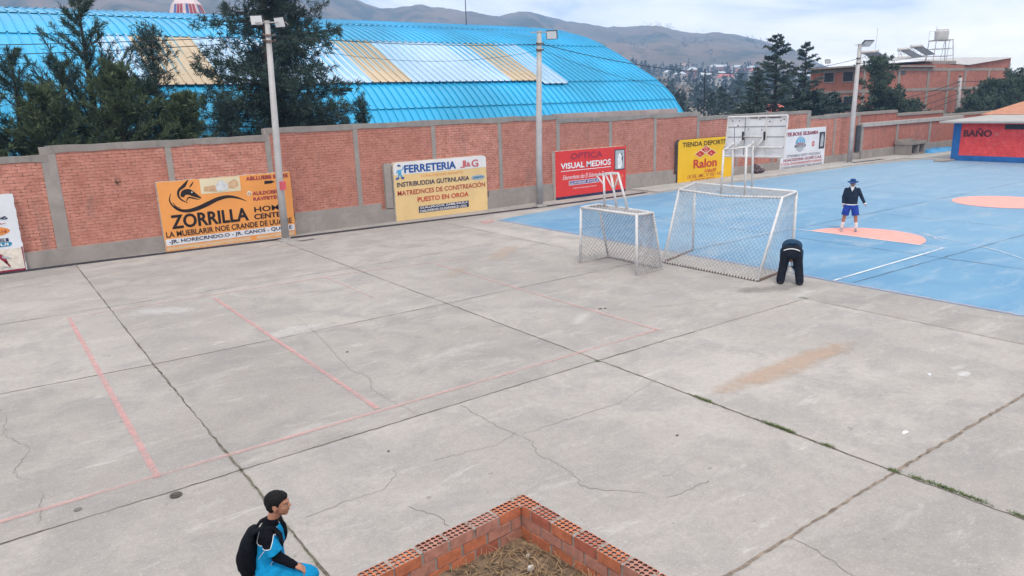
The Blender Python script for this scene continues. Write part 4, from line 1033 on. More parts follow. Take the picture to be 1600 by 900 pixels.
mb = MB(); mb.add([(77.0, 39.4, 7.35), (84.0, 39.4, 7.85), (84.0, 42, 8.0), (77.0, 42, 7.5), (77.0, 39.4, 7.41), (84.0, 39.4, 7.91), (84.0, 42, 8.06), (77.0, 42, 7.56)], [(0, 3, 2, 1), (4, 5, 6, 7), (0, 1, 5, 4), (1, 2, 6, 5), (2, 3, 7, 6), (3, 0, 4, 7)]); mb.tube([(77.2, 39.5, 6.9), (77.2, 39.5, 7.4)], .05, 5); mb.tube([(83.8, 39.5, 7.2), (83.8, 39.5, 7.88)], .05, 5)
tag(mb.build("roof_canopy", m_steel), "low sheet canopy under the two right solar heaters", "canopy")
TC = Vector((88.9, 40.5, 7.35)); t = thing("water_tank_tower", "white water tank on a thin steel tower above the brick building", "water tower", tuple(TC))
fx = {}
for i, (a, b2) in enumerate(((-1, -1), (1, -1), (1, 1), (-1, 1))):
    lo = TC + DR * a * 1.12 + DV * b2 * .8; hi = TC + DR * a * .92 + DV * b2 * .7 + DZ * 2.3; fx[i] = (lo, hi)
    mb = MB(); mb.tube([lo, hi], .045, 6); mb.build("leg", m_steel, t)
mb = MB()
for k in (.28, .62, 1.0):
    for i in range(4): mb.tube([fx[i][0].lerp(fx[i][1], k), fx[(i + 1) % 4][0].lerp(fx[(i + 1) % 4][1], k)], .03, 5)
mb.tube([fx[2][0].lerp(fx[3][0], .65), fx[2][1].lerp(fx[3][1], .5)], .03, 5); mb.tube([fx[2][0].lerp(fx[3][0], .35), fx[2][1].lerp(fx[3][1], .2)], .03, 5)
mb.obox(TC + DZ * 2.33, DR * .98, DV * .75, DZ * .03); mb.build("brace", m_steel, t)
mb = MB(); mb.tube([TC + DZ * z for z in (2.36, 2.45, 2.6, 3.2, 3.3, 3.36)], [.62, .66, .68, .71, .71, .6], 20); mb.build("tank", m_tank, t, True)
mb = MB(); mb.obox(TC + DZ * 3.42 + DR * .05, DR * .62, DV * .12, DZ * .05); mb.tube([TC - DR * .6 + DZ * 3.2, TC - DR * .6 + DZ * 3.85], .03, 5); mb.tube([TC - DR * .6 + DZ * 3.3, TC - DR * 1.35 + DZ * 3.3, TC - DR * 1.4 + DZ * 2.2], .02, 5); mb.build("pipe", m_steel, t)
t = thing("utility_pole", "concrete utility pole in front of the brick building", "utility pole", (88.8, 38.2, 0))
mb = MB(); mb.tube([(88.9, 38.0, 0), (88.7, 38.0, 5.6)], [.3, .2], 10); mb.build("pole", m_steel, t, True)
mb = MB(); mb.tube([(88.0, 38.0, 5.2), (89.4, 38.0, 5.2)], .06, 6); mb.tube([(88.1, 38.0, 4.2), (89.3, 38.0, 4.2)], .06, 6); mb.ell((88.7, 38, 5.75), .16, n=8, m=6); mb.build("cross_arm", m_netrust, t)
for i, (dz, z1, lab) in enumerate(((5.2, 3.5, "upper"), (4.9, 2.9, "second"), (4.2, 2.2, "third"), (3.7, 1.7, "lowest"))):
    cable((88.7, 37.9, dz - .1 * i), (66, 36.5, z1 - .3), .3, "%s dark cable sloping left from the utility pole by the brick building" % lab, .03)
cable((88.7, 37.9, 5.2), (112, 36, 5.6), .2, "dark cable running right from the utility pole", .03)
mb = MB(); mb.tube([(75.8, 40.9, 7.4), (76.1, 40.9, 10.6)], .02, 5); tag(mb.build("aerial_rod", m_steel), "thin pale aerial rod above the left solar heater", "aerial")
t = thing("roof_floodlight", "small dark floodlight on the brick building's left roof corner", "floodlight", (X0, 42.9, 6.9)); floodlight(t, (X0 + .1, 42.6, 7.45), rad(200), .4, .5, .4)
mb = MB(); mb.tube([(X0 + .2, 42.6, 6.85), (X0 + .2, 42.6, 7.35)], .025, 5); mb.build("stalk", m_steel, t)

# church tower beyond the gym
t = thing("church_tower", "pale pink faceted tower top with red and blue window strips", "tower", (30.4, 123, 0))
m_pinkp = simple("pale_pink_plaster", (.62, .50, .50), .8, .1, .5); m_redp = simple("red_pane", (.33, .06, .08), .4, .2, 1); m_bluep = simple("blue_pane", (.09, .12, .3), .4, .2, 1)
rg = []
for z, r in ((-.1, 2.7), (18.6, 2.7), (20.3, 2.15), (21.15, 1.35), (21.35, .5)):
    rg.append([(30.4 + r * math.cos(rad(22.5 + 45 * i)), 123 + r * math.sin(rad(22.5 + 45 * i)), z) for i in range(8)])
mb = MB(); mb.loft(rg); mb.build("tower_body", m_pinkp, t)
for i in range(4, 8):
    a0 = rad(22.5 + 45 * i); a1 = rad(67.5 + 45 * i)
    def Q(u, z):
        r = 2.73 if z <= 18.6 else 2.73 - (z - 18.6) / 1.7 * .55
        p = Vector((math.cos(a0), math.sin(a0), 0)).lerp(Vector((math.cos(a1), math.sin(a1), 0)), u) * r * 1.012
        return (30.4 + p.x, 123 + p.y, z)
    for j, (u0, u1, mm) in enumerate(((.14, .34, m_bluep), (.40, .60, m_redp), (.66, .86, m_redp))):
        mb = MB(); mb.quad(Q(u0, 18.75), Q(u1, 18.75), Q(u1, 20.2), Q(u0, 20.2)); mb.build("window_strip", mm, t)

# sink, tarp, bag, debris
t = thing("concrete_sink", "grey concrete wash sink with open cupboards standing against the low wall", "sink", (53.8, 25.9, 0.07))
mb = MB(); mb.box(52.9, 55.0, 25.35, 26.45, .07, .14); mb.box(52.9, 53.05, 25.35, 26.45, .14, .78); mb.box(53.95, 54.1, 25.35, 26.45, .14, .78); mb.box(54.85, 55.0, 25.35, 26.45, .14, .78); mb.box(53.05, 54.85, 26.3, 26.45, .14, .78); mb.build("cupboard", m_cement, t)
mb = MB(); mb.box(52.85, 55.05, 25.3, 26.46, .78, .88); mb.box(52.85, 55.05, 26.3, 26.465, .88, 1.1); mb.box(52.85, 53.0, 25.31, 26.3, .88, 1.0); mb.box(54.9, 55.05, 25.31, 26.3, .88, 1.0); mb.box(53.0, 54.9, 25.31, 25.42, .88, .98); mb.build("basin", m_cement, t)
mb = MB(); n = 22
for i in range(n + 1):
    for j in range(9):
        x = 55.2 + 4.2 * i / n; y = 24.9 + 1.5 * j / 8
        z = .09 + .30 * math.sin(math.pi * j / 8) * (0.5 + .5 * noise.noise(Vector((x * 1.1, y * 1.4, 1)))) + .14 * abs(noise.noise(Vector((x * 3, y * 3, 4))))
        mb.v.append(Vector((x, y, z if 0 < j < 8 and 0 < i < n else .075)))
for i in range(n):
    for j in range(8): a = i * 9 + j; mb.face((a, a + 9, a + 10, a + 1))
tag(mb.build("tarpaulin", simple("blue_tarp", (.03, .25, .5), .4, .2, 3), None, False), "crumpled bright blue tarpaulin lying beside the concrete sink", "tarpaulin")
mb = MB(); rr = random.Random(6)
mb.ell((36.75, 26.2, .3), .28, .2, .26); mb.ell((37.05, 26.15, .22), .22, .2, .16); mb.ell((36.6, 26.22, .5), .12, .1, .16)
fb = fuse(mb, .04, 1)
for v in fb.v: v += Vector((noise.noise(v * 6), noise.noise(v * 6 + Vector((9, 0, 0))), noise.noise(v * 6 + Vector((0, 9, 0))))) * .05
tag(fb.build("sports_bag", simple("patterned_bag_cloth", (.10, .07, .075), .8, .9, 9)), "dark patterned bag lying at the wall foot under the backboard", "bag")
mb = MB(); mb.box(49.4, 51.0, 21.6, 22.2, .004, .1); tag(mb.build("step_slab", m_cement), "dark concrete step at the toilet block's left corner", "step")
rr = random.Random(12)
for (x, y, r_, lab, c) in ((3.9, 8.35, .022, "small dark fleck on the slab left of the planter's corner", (.12, .11, .10)), (7.2, 6.2, .025, "tiny dark stone on the middle slab right of the planter corner", (.13, .12, .11)), (5.2, 12.6, .03, "dark speck on the slab between the two pink lines' crossing joint", (.10, .09, .09)), (10.75, 11.55, .05, "reddish scrap lying on the concrete by the faded pink line", (.16, .07, .05)), (10.85, 11.5, .035, "small brown scrap touching the reddish one", (.12, .08, .06)), (12.0, 5.1, .05, "white paper scrap on the slab right of the weeds", (.7, .7, .7)), (9.6, 4.3, .06, "flat white chip on the slab near the joint crossing", (.72, .71, .7))):
    mb = MB(); n = 7; mb.loft([[(x + r_ * math.cos(i * .9) * rr.uniform(.7, 1.1), y + r_ * .6 * math.sin(i * .9) * rr.uniform(.7, 1.1), z) for i in range(n)] for z in (.001, .014)]); tag(mb.build("litter_scrap", simple("scrap_" + lab[:6], c)), lab, "litter")
mb = MB(); mb.tube([(1.35, 8.97, .001), (1.35, 8.97, .02)], .07, 14); mb.tube([(1.35, 8.97, .02), (1.35, 8.97, .03)], .045, 12)
tag(mb.build("anchor_socket", simple("rusty_socket", (.08, .07, .06))), "small dark metal socket set in the slab joint at lower left", "socket")
mb = MB(); mb.tube([(.35, 9.98 - .6, .001), (.35, 9.38, .008)], .045, 12); tag(mb.build("metal_disc", simple("socket_cap", (.15, .14, .13))), "flat grey disc in the concrete left of the short pink line", "socket")
for x in (8.95,): 
    mb = MB(); mb.box(x, x + .55, 25.05, 25.2, .022, .06); tag(mb.build("pole_foot_rubble", m_cement_lt), "pale strip of rubble at the two-lamp pole's foot", "rubble")

# ------------------------------------------------------------------ hollow brick planter
PZ = 1.25; BH, BL_, BW = .09, .221, .128; PITCH = .247
pl_ = thing("brick_planter", "waist high planter of red hollow bricks with open holes along its top", "planter", (2.6, 4.0, 0))
m_hb = [simple("hollow_brick_" + k, c, .85, .18, 14, bump=.3, bscale=60) for k, c in (("orange", (.50, .165, .085)), ("red", (.40, .125, .08)), ("dusty", (.43, .20, .15)))]
m_hole = simple("brick_hole_shade", (.10, .026, .018), .95, .2, 9)  # clay colour darkened to carry the shade inside the holes
m_mortar = plaster("rough_mortar", (.34, .30, .27))
def hollow_brick(mb, o, du, dv, mi):
    """top brick with 18 round holes; o = lower near corner, du along, dv across"""
    o = Vector(o); du = Vector(du); dv = Vector(dv); up = Vector((0, 0, 1))
    def W(a, b, c): return o + du * a + dv * b + up * c
    mb.mi = mi
    mb.add([W(0, 0, 0), W(BL_, 0, 0), W(BL_, 0, BH), W(0, 0, BH)], [(0, 1, 2, 3)]); mb.add([W(0, BW, 0), W(BL_, BW, 0), W(BL_, BW, BH), W(0, BW, BH)], [(3, 2, 1, 0)])
    mb.add([W(0, 0, 0), W(0, BW, 0), W(0, BW, BH), W(0, 0, BH)], [(3, 2, 1, 0)]); mb.add([W(BL_, 0, 0), W(BL_, BW, 0), W(BL_, BW, BH), W(BL_, 0, BH)], [(0, 1, 2, 3)])
    nx, ny = 5, 3; cw, ch = BL_ / nx, BW / ny; r = min(cw, ch) * .43
    for i in range(nx):
        for j in range(ny):
            cx, cy = (i + .5) * cw, (j + .5) * ch; mb.mi = mi
            outer = []; inner = []
            for k in range(12):
                a = 2 * math.pi * k / 12; c, s_ = math.cos(a), math.sin(a); m_ = max(abs(c), abs(s_))
                outer.append(W(cx + c / m_ * cw / 2, cy + s_ / m_ * ch / 2, BH)); inner.append(W(cx + c * r, cy + s_ * r, BH))
            # keep the square's corners
            b = len(mb.v); mb.v += outer + inner
            for k in range(12):
                k2 = (k + 1) % 12; mb.face((b + k, b + k2, b + 12 + k2, b + 12 + k))
            for q in range(4):
                a1 = [1, 4, 7, 10][q]; sx_, sy_ = [(1, 1), (-1, 1), (-1, -1), (1, -1)][q]
                mb.add([outer[a1], W(cx + sx_ * cw / 2, cy + sy_ * ch / 2, BH), outer[(a1 + 1) % 12]], [(0, 1, 2)])
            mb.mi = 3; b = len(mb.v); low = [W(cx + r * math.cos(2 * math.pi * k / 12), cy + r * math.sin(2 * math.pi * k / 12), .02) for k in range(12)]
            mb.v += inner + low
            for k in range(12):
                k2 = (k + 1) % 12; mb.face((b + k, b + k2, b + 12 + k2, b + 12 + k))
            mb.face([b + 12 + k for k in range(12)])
XI, YO = 3.34, 4.56           # outer faces of the corner
def arm(start, d, n, inn, courses, seed, skip0=False):
    """a brick arm along d from start (outer corner), inn = inward direction"""
    rr = random.Random(seed); d = Vector(d); inn = Vector(inn); s = Vector(start)
    top = MB(); low = MB(); mor = MB()
    for c in range(courses):
        z = PZ - BH - c * .1; off = 0 if c % 2 == 0 else -PITCH / 2
        for i in range(n + 1):
            a = off + i * PITCH + rr.uniform(-.004, .004); mi = rr.choice([0, 0, 1, 2]); jit = rr.uniform(-.005, .004)
            o = s + d * a + inn * (0 + jit) + Vector((0, 0, z + rr.uniform(-.003, .003)))
            if a < -.01:   # half brick at the corner
                low.mi = mi; low.obox(s + d * (PITCH / 4 - .01) + inn * (BW / 2) + Vector((0, 0, z + BH / 2)), d * (PITCH / 4 - .012), inn * BW / 2, Vector((0, 0, BH / 2))); continue
            if c == 0: hollow_brick(top, o, d, inn, mi) if d.cross(inn).z > 0 else hollow_brick(top, o + d * BL_, -d, inn, mi)
            else: low.mi = mi; low.obox(o + d * BL_ / 2 + inn * BW / 2 + Vector((0, 0, BH / 2)), d * BL_ / 2, inn * BW / 2, Vector((0, 0, BH / 2)))
    L = (n + 1) * PITCH
    mor.obox(s + d * (L / 2 - .0) + inn * BW / 2 + Vector((0, 0, (PZ - .012) / 2)), d * (L / 2 - .004), inn * (BW / 2 - .009), Vector((0, 0, (PZ - .012) / 2)))
    for i in range(n + 1):   # squeezed lumps of mortar between the top bricks
        for _ in range(5):
            p = s + d * (i * PITCH - (PITCH - BL_) / 2) + inn * rr.uniform(.01, BW - .01) + Vector((0, 0, PZ - .008 + rr.uniform(-.006, .006))); mor.ell(p, .016 * rr.uniform(.7, 1.3), .022, .012, n=7, m=5)
    return top, low, mor
PROT = Matrix.Translation((3.34, 4.56, 0)) @ Matrix.Rotation(rad(4.3), 4, 'Z') @ Matrix.Translation((-3.34, -4.56, 0))
def turn(mb): mb.v = [PROT @ v for v in mb.v]; return mb
arms = [arm((XI - BW - .012, YO, 0), (-1, 0, 0), 6, (0, -1, 0), 4, 1), arm((XI, YO, 0), (0, -1, 0), 8, (-1, 0, 0), 4, 2),
        arm((XI - BW - .012 - 7 * PITCH, YO - BW - .012, 0), (0, -1, 0), 7, (1, 0, 0), 4, 3), arm((XI - BW - .012, YO - 9 * PITCH + BW, 0), (-1, 0, 0), 6, (0, 1, 0), 4, 4)]
for tp, lo_, mo in arms:
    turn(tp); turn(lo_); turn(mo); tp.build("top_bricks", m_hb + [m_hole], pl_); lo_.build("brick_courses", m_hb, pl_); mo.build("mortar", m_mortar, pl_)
mb = MB(); n = 26; xa, xb, ya, yb = 1.6, XI - BW + .01, YO - 8.5 * PITCH, YO - BW + .01
for i in range(n + 1):
    for j in range(n + 1):
        x = xa + (xb - xa) * i / n; y = ya + (yb - ya) * j / n
        z = .985 + .05 * noise.noise(Vector((x * 4, y * 4, 0))) + .03 * noise.noise(Vector((x * 11, y * 11, 3))) + .03 * (x - 2.3) * (-.5)
        mb.v.append(Vector((x, y, z)))
for i in range(n):
    for j in range(n): a = i * (n + 1) + j; mb.face((a, a + n + 1, a + n + 2, a + 1))
turn(mb).build("soil", simple("dry_soil", (.15, .105, .07), .95, .5, 12, bump=.6, bscale=50), pl_)
mb = MB(); rr = random.Random(9)
for _ in range(1500):
    x = rr.uniform(1.7, 3.2); y = rr.uniform(3.0, 4.4); a = rr.uniform(0, 6.28); l = rr.uniform(.03, .12); z = .985 + rr.uniform(0, .045); dz = rr.uniform(-.02, .05); w = rr.uniform(.0015, .003)
    dx, dy = math.cos(a) * l, math.sin(a) * l; nx_, ny_ = -math.sin(a) * w, math.cos(a) * w
    mb.add([(x - nx_, y - ny_, z), (x + nx_, y + ny_, z), (x + dx + nx_, y + dy + ny_, z + dz), (x + dx - nx_, y + dy - ny_, z + dz)], [(0, 1, 2, 3)])
for _ in range(40):
    x = rr.uniform(2.5, 3.2); y = rr.uniform(3.5, 4.4); P = [Vector((x, y, 1.0))]; a = rr.uniform(0, 6.28)
    for k in range(5): a += rr.uniform(-.5, .5); P.append(P[-1] + Vector((math.cos(a) * .06, math.sin(a) * .06, .03 - .014 * k)))
    mb.tube(P, .003, 4)
tag(turn(mb).build("dry_straw", simple("straw", (.30, .20, .11), .8, .4, 20)), "tangled dry straw and stalks covering the planter soil", "straw", kind="stuff")
ST = [(2.97, 3.98, .04, "flat white stone chip on the straw in the planter", (.50, .47, .43)), (2.66, 4.02, .028, "small pale stone near the planter's left inner wall", (.55, .52, .48)), (2.62, 3.78, .035, "orange brick crumb in the planter straw", (.5, .17, .08)), (2.55, 3.66, .035, "white pebble at the front of the planter", (.52, .49, .45)),
      (3.05, 4.12, .022, "tiny stone near the planter's corner", (.5, .47, .43)), (2.84, 3.72, .02, "tan pebble beside the flat white chip", (.5, .38, .26))]
for x, y, r_, lab, c in ST:
    mb = MB(); n = 8; rr = random.Random(int(x * 100)); k = [rr.uniform(.75, 1.15) for _ in range(n)]
    mb.loft([[(x + r_ * s_ * k[i] * math.cos(i * .785), y + r_ * .75 * s_ * k[i] * math.sin(i * .785), z) for i in range(n)] for z, s_ in ((.995, .9), (1.01, 1), (1.02, .8))])
    tag(mb.build("stone", simple("stone_tint", c, .9, .2, 20)), lab, "stone")

# stepped concrete stand below the camera (outside the picture, carries the boy)
mb = MB()
for k in range(8): mb.box(-14, 1.52, -3, 5.35 - .62 * k if k else 5.35, .0 + .45 * k - (.0 if k == 0 else .01), .45 + .43 * k) if k < 2 else mb.box(-14, 1.52, -3, 4.6 - .62 * (k - 1), .45 + .43 * (k - 1) - .01, min(2.9, .45 + .43 * k))
struct("stand_steps", mb, m_cement_lt)

# ------------------------------------------------------------------ people
class Frame:
    def __init__(s, o, f):
        s.o = Vector(o); s.f = Vector((f[0], f[1], 0)).normalized(); s.l = Vector((-s.f.y, s.f.x, 0))
    def __call__(s, f, l, u): return s.o + s.f * f + s.l * l + Vector((0, 0, u))
    def ax(s): return [s.f, s.l, Vector((0, 0, 1))]
    def inv(s, p): d = p - s.o; return d.dot(s.f), d.dot(s.l), d.z
def ring(F, f, l, u, rf, rl, n=16, tilt=0.0):
    return [F(f + rf * math.cos(2 * math.pi * i / n), l + rl * math.sin(2 * math.pi * i / n), u + tilt * math.cos(2 * math.pi * i / n)) for i in range(n)]
m_skin = simple("tan_skin", (.42, .195, .12), .55, .10, 20, spec=.35)
m_hair = simple("black_hair", (.009, .008, .009), .6, .4, 60, spec=.12)
m_navy = simple("navy_jacket_cloth", (.010, .020, .042), .85, .25, 8)
m_teal = simple("dark_teal_cloth", (.010, .040, .085), .85, .25, 8)
m_pants = simple("black_trouser_cloth", (.006, .009, .018), .85, .25, 8)
m_short = simple("royal_blue_shorts", (.012, .045, .30), .75, .2, 8)
m_wcloth = simple("white_cloth", (.72, .72, .72), .8, .08, 8)
m_hat = simple("blue_hat_cloth", (.015, .06, .19), .85, .2, 8)
m_shoe = simple("grey_sport_shoe", (.30, .31, .34), .7, .5, 12)
m_dshoe = simple("dark_shoe", (.02, .02, .025), .7, .4, 12)
m_cyan = simple("cyan_sport_shirt", (.007, .245, .49), .8, .22, 11, spec=.08, bump=.5, bscale=13)
m_blk = simple("black_sport_cloth", (.006, .006, .010), .85, .3, 9, spec=.06)
m_bag = simple("black_backpack_cloth", (.008, .009, .012), .85, .4, 9, spec=.06, bump=.5, bscale=18)
m_eye = simple("eye_white", (.34, .30, .27), .3, .05, 9); m_iris = simple("dark_iris", (.02, .012, .01), .2, .1, 9); m_lip = simple("lip_skin", (.34, .11, .08), .5, .1, 9)

def head_shapes(mb, F, c, s, yaw_pitch=0.0):
    """skull, jaw, nose, ears; c = centre of the head, s = head height / 0.22"""
    a = F.ax(); P = lambda f, l, u: F(c[0] + f * s, c[1] + l * s, c[2] + u * s)
    mb.ell(P(-.012, 0, .022), .098 * s, .077 * s, .092 * s, a, 20, 14)
    mb.ell(P(.030, 0, -.030), .062 * s, .060 * s, .078 * s, a, 16, 12)
    mb.ell(P(.052, 0, -.088), .030 * s, .034 * s, .022 * s, a)
    mb.ell(P(.074, 0, .020), .020 * s, .050 * s, .014 * s, a)          # brow
    mb.tube([P(.082, 0, .010), P(.103, 0, -.022), P(.090, 0, -.030)], [.009 * s, .015 * s, .010 * s], 8)
    mb.ell(P(.094, .011, -.026), .010 * s, .009 * s, .008 * s, a); mb.ell(P(.094, -.011, -.026), .010 * s, .009 * s, .008 * s, a)
    mb.ell(P(.078, 0, -.053), .016 * s, .022 * s, .009 * s, a); mb.ell(P(.075, 0, -.066), .016 * s, .020 * s, .009 * s, a)
    for q in (-1, 1):
        mb.ell(P(-.012, .076 * q, -.012), .022 * s, .009 * s, .032 * s, a); mb.ell(P(.045, .040 * q, -.028), .024 * s, .022 * s, .024 * s, a)
def eyes(F, c, s, parent):
    P = lambda f, l, u: F(c[0] + f * s, c[1] + l * s, c[2] + u * s); a = F.ax()
    for q in (-1, 1):
        mb = MB(); mb.ell(P(.073, .031 * q, -.001), .013 * s, .015 * s, .0052 * s, a); e_ = mb.build("eye", m_eye, parent, True)
        mb = MB(); mb.ell(P(.0815, .031 * q, -.001), .0065 * s, .008 * s, .0058 * s, a, 10, 6); mb.build("iris", m_iris, e_, True)
        mb = MB(); mb.tube([P(.079, .014 * q, .017), P(.083, .032 * q, .024), P(.070, .052 * q, .018)], [.003 * s, .0045 * s, .002 * s], 6); mb.build("eyebrow", m_hair, parent, True)
    mb = MB(); mb.tube([P(.080, -.021, -.060), P(.093, 0, -.058), P(.080, .021, -.060)], [.002 * s, .005 * s, .002 * s], 6); mb.build("mouth", m_lip, parent, True)
def hand(mb, w, d, side, s=1.0, curl=.5, down=Vector((0, 0, -1))):
    """w wrist, d pointing direction, side = thumb side direction"""
    d = Vector(d).normalized(); side = (Vector(side) - d * Vector(side).dot(d)).normalized(); nrm = d.cross(side)
    if nrm.dot(down) < 0: nrm = -nrm
    w = Vector(w)
    mb.ell(w + d * .035 * s, .045 * s, .036 * s, .017 * s, [d, side, nrm])
    for i, (o, l) in enumerate(((.027, .066), (.009, .075), (-.009, .070), (-.026, .055))):
        b = w + d * .068 * s + side * o * s; c1 = curl * (.7 + .12 * i)
        k1 = b + (d * math.cos(c1 * .5) + nrm * math.sin(c1 * .5)) * l * .5 * s
        k2 = k1 + (d * math.cos(c1 * 1.5) + nrm * math.sin(c1 * 1.5)) * l * .32 * s
        k3 = k2 + (d * math.cos(c1 * 2.2) + nrm * math.sin(c1 * 2.2)) * l * .24 * s
        mb.tube([b - d * .02 * s, b, k1, k2, k3], [.0088 * s, .0085 * s, .0080 * s, .0073 * s, .0058 * s], 8)
    b = w + d * .022 * s + side * .03 * s; t1 = b + (d * .5 + side * .75 + nrm * .25).normalized() * .034 * s; t2 = t1 + (d * .85 + side * .3 + nrm * .4).normalized() * .028 * s
    mb.tube([w + d * .012 * s + side * .012 * s, b, t1, t2], [.013 * s, .011 * s, .0095 * s, .0075 * s], 8)

# ---- boy with a backpack, stepping up the stand
F = Frame((1.25, 4.85, 0.45), (.85, -.527))
boy = thing("person", "boy in cyan sports kit with black sleeves, hand on his raised knee", "person", (1.25, 4.85, .45))
HC = (.078, .168, 1.260); HS = .83
Rs, Re, Rw = F(.000, .045, 1.075), F(.075, -.005, .935), F(.205, -.075, .905)
Ls, Le, Lw = F(.000, .295, 1.06), F(-.06, .345, .87), F(.0, .36, .70)
Rh, Rk, Ra = F(-.03, .085, .735), F(.300, -.050, .800), F(.27, -.03, .50)
Lh, Lk, La = F(-.04, .235, .735), F(.03, .25, .40), F(-.04, .25, .08)
body = MB()
head_shapes(body, F, HC, HS)
body.limb([F(.005, .17, 1.08), F(.026, .17, 1.13), F(.05, .168, 1.20)], [.048, .043, .046])
body.loft([ring(F, -.045, .16, .70, .08, .125), ring(F, -.03, .165, .85, .075, .11), ring(F, .0, .17, .98, .085, .125), ring(F, .0, .17, 1.07, .06, .12), ring(F, .003, .17, 1.11, .045, .06)])
body.limb([Rs, Re, Rw], [.042, .034, .024]); body.limb([Ls, Le, Lw], [.042, .034, .024])
body.limb([Rh, Rk, Ra], [.075, .052, .034]); body.limb([Lh, Lk, La], [.075, .052, .034])
for A in (Ra, La): body.limb([A, A + F.f * .03 + Vector((0, 0, -.05)), A + F.f * .14 + Vector((0, 0, -.06))], [.034, .034, .026])
hd = (F.f * .80 + Vector((0, 0, -.50)) - F.l * .02)
hand(body, Rw + F.f * .006, hd, F.l, .86, .62, Vector((-.4, 0, -1)))
hand(body, Lw, Vector((0, 0, -1)) + F.f * .4, F.f, .82, .5, -F.l)
fuse(body, .0055, 3).build("body", m_skin, boy, True)
eyes(F, HC, HS, boy)
# hair: cap over skull, trimmed above the face and ears
hr = MB(); a = F.ax(); PH = lambda f, l, u: F(HC[0] + f * HS, HC[1] + l * HS, HC[2] + u * HS)
hr.ell(PH(-.016, 0, .030), .106 * HS, .0825 * HS, .094 * HS, a, 28, 18); hr.ell(PH(.012, 0, .066), .076 * HS, .066 * HS, .050 * HS, a, 20, 12); hr.ell(PH(-.030, 0, -.012), .082 * HS, .0785 * HS, .070 * HS, a, 20, 12)
hf = fuse(hr, .0045, 3)
from mathutils.bvhtree import BVHTree
def hairline(f_):
    if f_ > .062: return .058
    if f_ > .030: return .030 + (f_ - .030) * .9
    if f_ > .012: return -.020 + (f_ - .012) * 2.7
    if f_ > -.034: return .022 if f_ < -.0 else .0
    return -.030 - (-.034 - f_) * 1.5
out = MB(); out.v = [v.copy() for v in hf.v]
# pull everything below the hairline inside the head, so the edge is clean
for v in out.v:
    f_, l_, u_ = F.inv(v); f_ = (f_ - HC[0]) / HS; u_ = (u_ - HC[2]) / HS
    k = noise.noise(v * 70) * .0025 + noise.noise(Vector((v.x * 160, v.y * 160, v.z * 25))) * .002
    line = hairline(f_) + k * 1.2; c0 = PH(-.01, 0, min(u_, .03))
    if u_ < line: v += (c0 - v) * min(.55, (line - u_) * 14)
    else: v += (v - PH(0, 0, 0)).normalized() * k
out.f = hf.f; out.m = hf.m
out.build("hair", m_hair, boy, True)
# shirt
sh = MB()
sh.loft([ring(F, -.035, .16, .66, .115, .150), ring(F, -.032, .163, .76, .108, .142), ring(F, -.02, .166, .88, .092, .128), ring(F, .0, .17, .98, .097, .138), ring(F, .0, .17, 1.06, .078, .132), ring(F, .0, .17, 1.10, .060, .080), ring(F, .006, .17, 1.125, .050, .056)])
sh.limb([Rs, Rs.lerp(Re, .62)], [.055, .055]); sh.limb([Ls, Ls.lerp(Le, .55)], [.060, .057])
sh.tube([Rs.lerp(Re, .4), Rs.lerp(Re, .86)], [.058, .062], 14); sh.tube([Ls.lerp(Le, .4), Ls.lerp(Le, .8)], [.058, .062], 14)
sf = fuse(sh, .006, 4)
for v in sf.v:      # cloth folds
    f_, l_, u_ = F.inv(v); k = noise.noise(Vector((f_ * 9 + u_ * 7, l_ * 9, u_ * 16))) * .013 * (1 if u_ < 1.04 else .4)
    v += Vector((F.l.x, F.l.y, .2)) * -k + F.f * k
bv = BVHTree.FromPolygons([tuple(v) for v in sf.v], sf.f)
def yoke(v):
    f_, l_, u_ = F.inv(v)
    a_ = min(.056 - f_ - .25 * max(0, 1.06 - u_), u_ - 1.008 - .30 * f_, f_ + .050 + .45 * (1.10 - u_)) if l_ < .13 else min(.06 - f_, u_ - 1.03)
    return max(a_, u_ - 1.100)
def cut(mb, field):
    """split a skin along field = 0: returns new MB (material 1 inside) and the seam polylines"""
    out = MB(); out.v = [v.copy() for v in mb.v]; g = [field(v) for v in mb.v]; ek = {}; segs = []
    def cross(i, j):
        k = (min(i, j), max(i, j))
        if k not in ek:
            t = g[i] / (g[i] - g[j]); out.v.append(out.v[i].lerp(out.v[j], t)); ek[k] = len(out.v) - 1
        return ek[k]
    for fc in mb.f:
        for tri in ((fc[0], fc[1], fc[2]), (fc[0], fc[2], fc[3])) if len(fc) == 4 else (fc,):
            s_ = [g[i] > 0 for i in tri]
            if all(s_) or not any(s_): out.mi = 1 if s_[0] else 0; out.face(tri); continue
            pos, neg, sg = [], [], []
            for k in range(3):
                i, j2 = tri[k], tri[(k + 1) % 3]; (pos if g[i] > 0 else neg).append(i)
                if (g[i] > 0) != (g[j2] > 0): c = cross(i, j2); pos.append(c); neg.append(c); sg.append(c)
            out.mi = 1; out.face(pos); out.mi = 0; out.face(neg); segs.append(tuple(sg))
    adj = {}
    for a_, b_ in segs: adj.setdefault(a_, []).append(b_); adj.setdefault(b_, []).append(a_)
    lines = []; seen = set()
    for st in sorted(adj, key=lambda k: len(adj[k])):
        if st in seen: continue
        ln = [st]; seen.add(st)
        while True:
            nx = [q for q in adj[ln[-1]] if q not in seen]
            if not nx: break
            ln.append(nx[0]); seen.add(nx[0])
        if len(ln) > 12: lines.append([out.v[q].copy() for q in ln])
    return out, lines
sf2, seams = cut(sf, yoke)
sf2.build("shirt", [m_cyan, m_blk], boy, True)
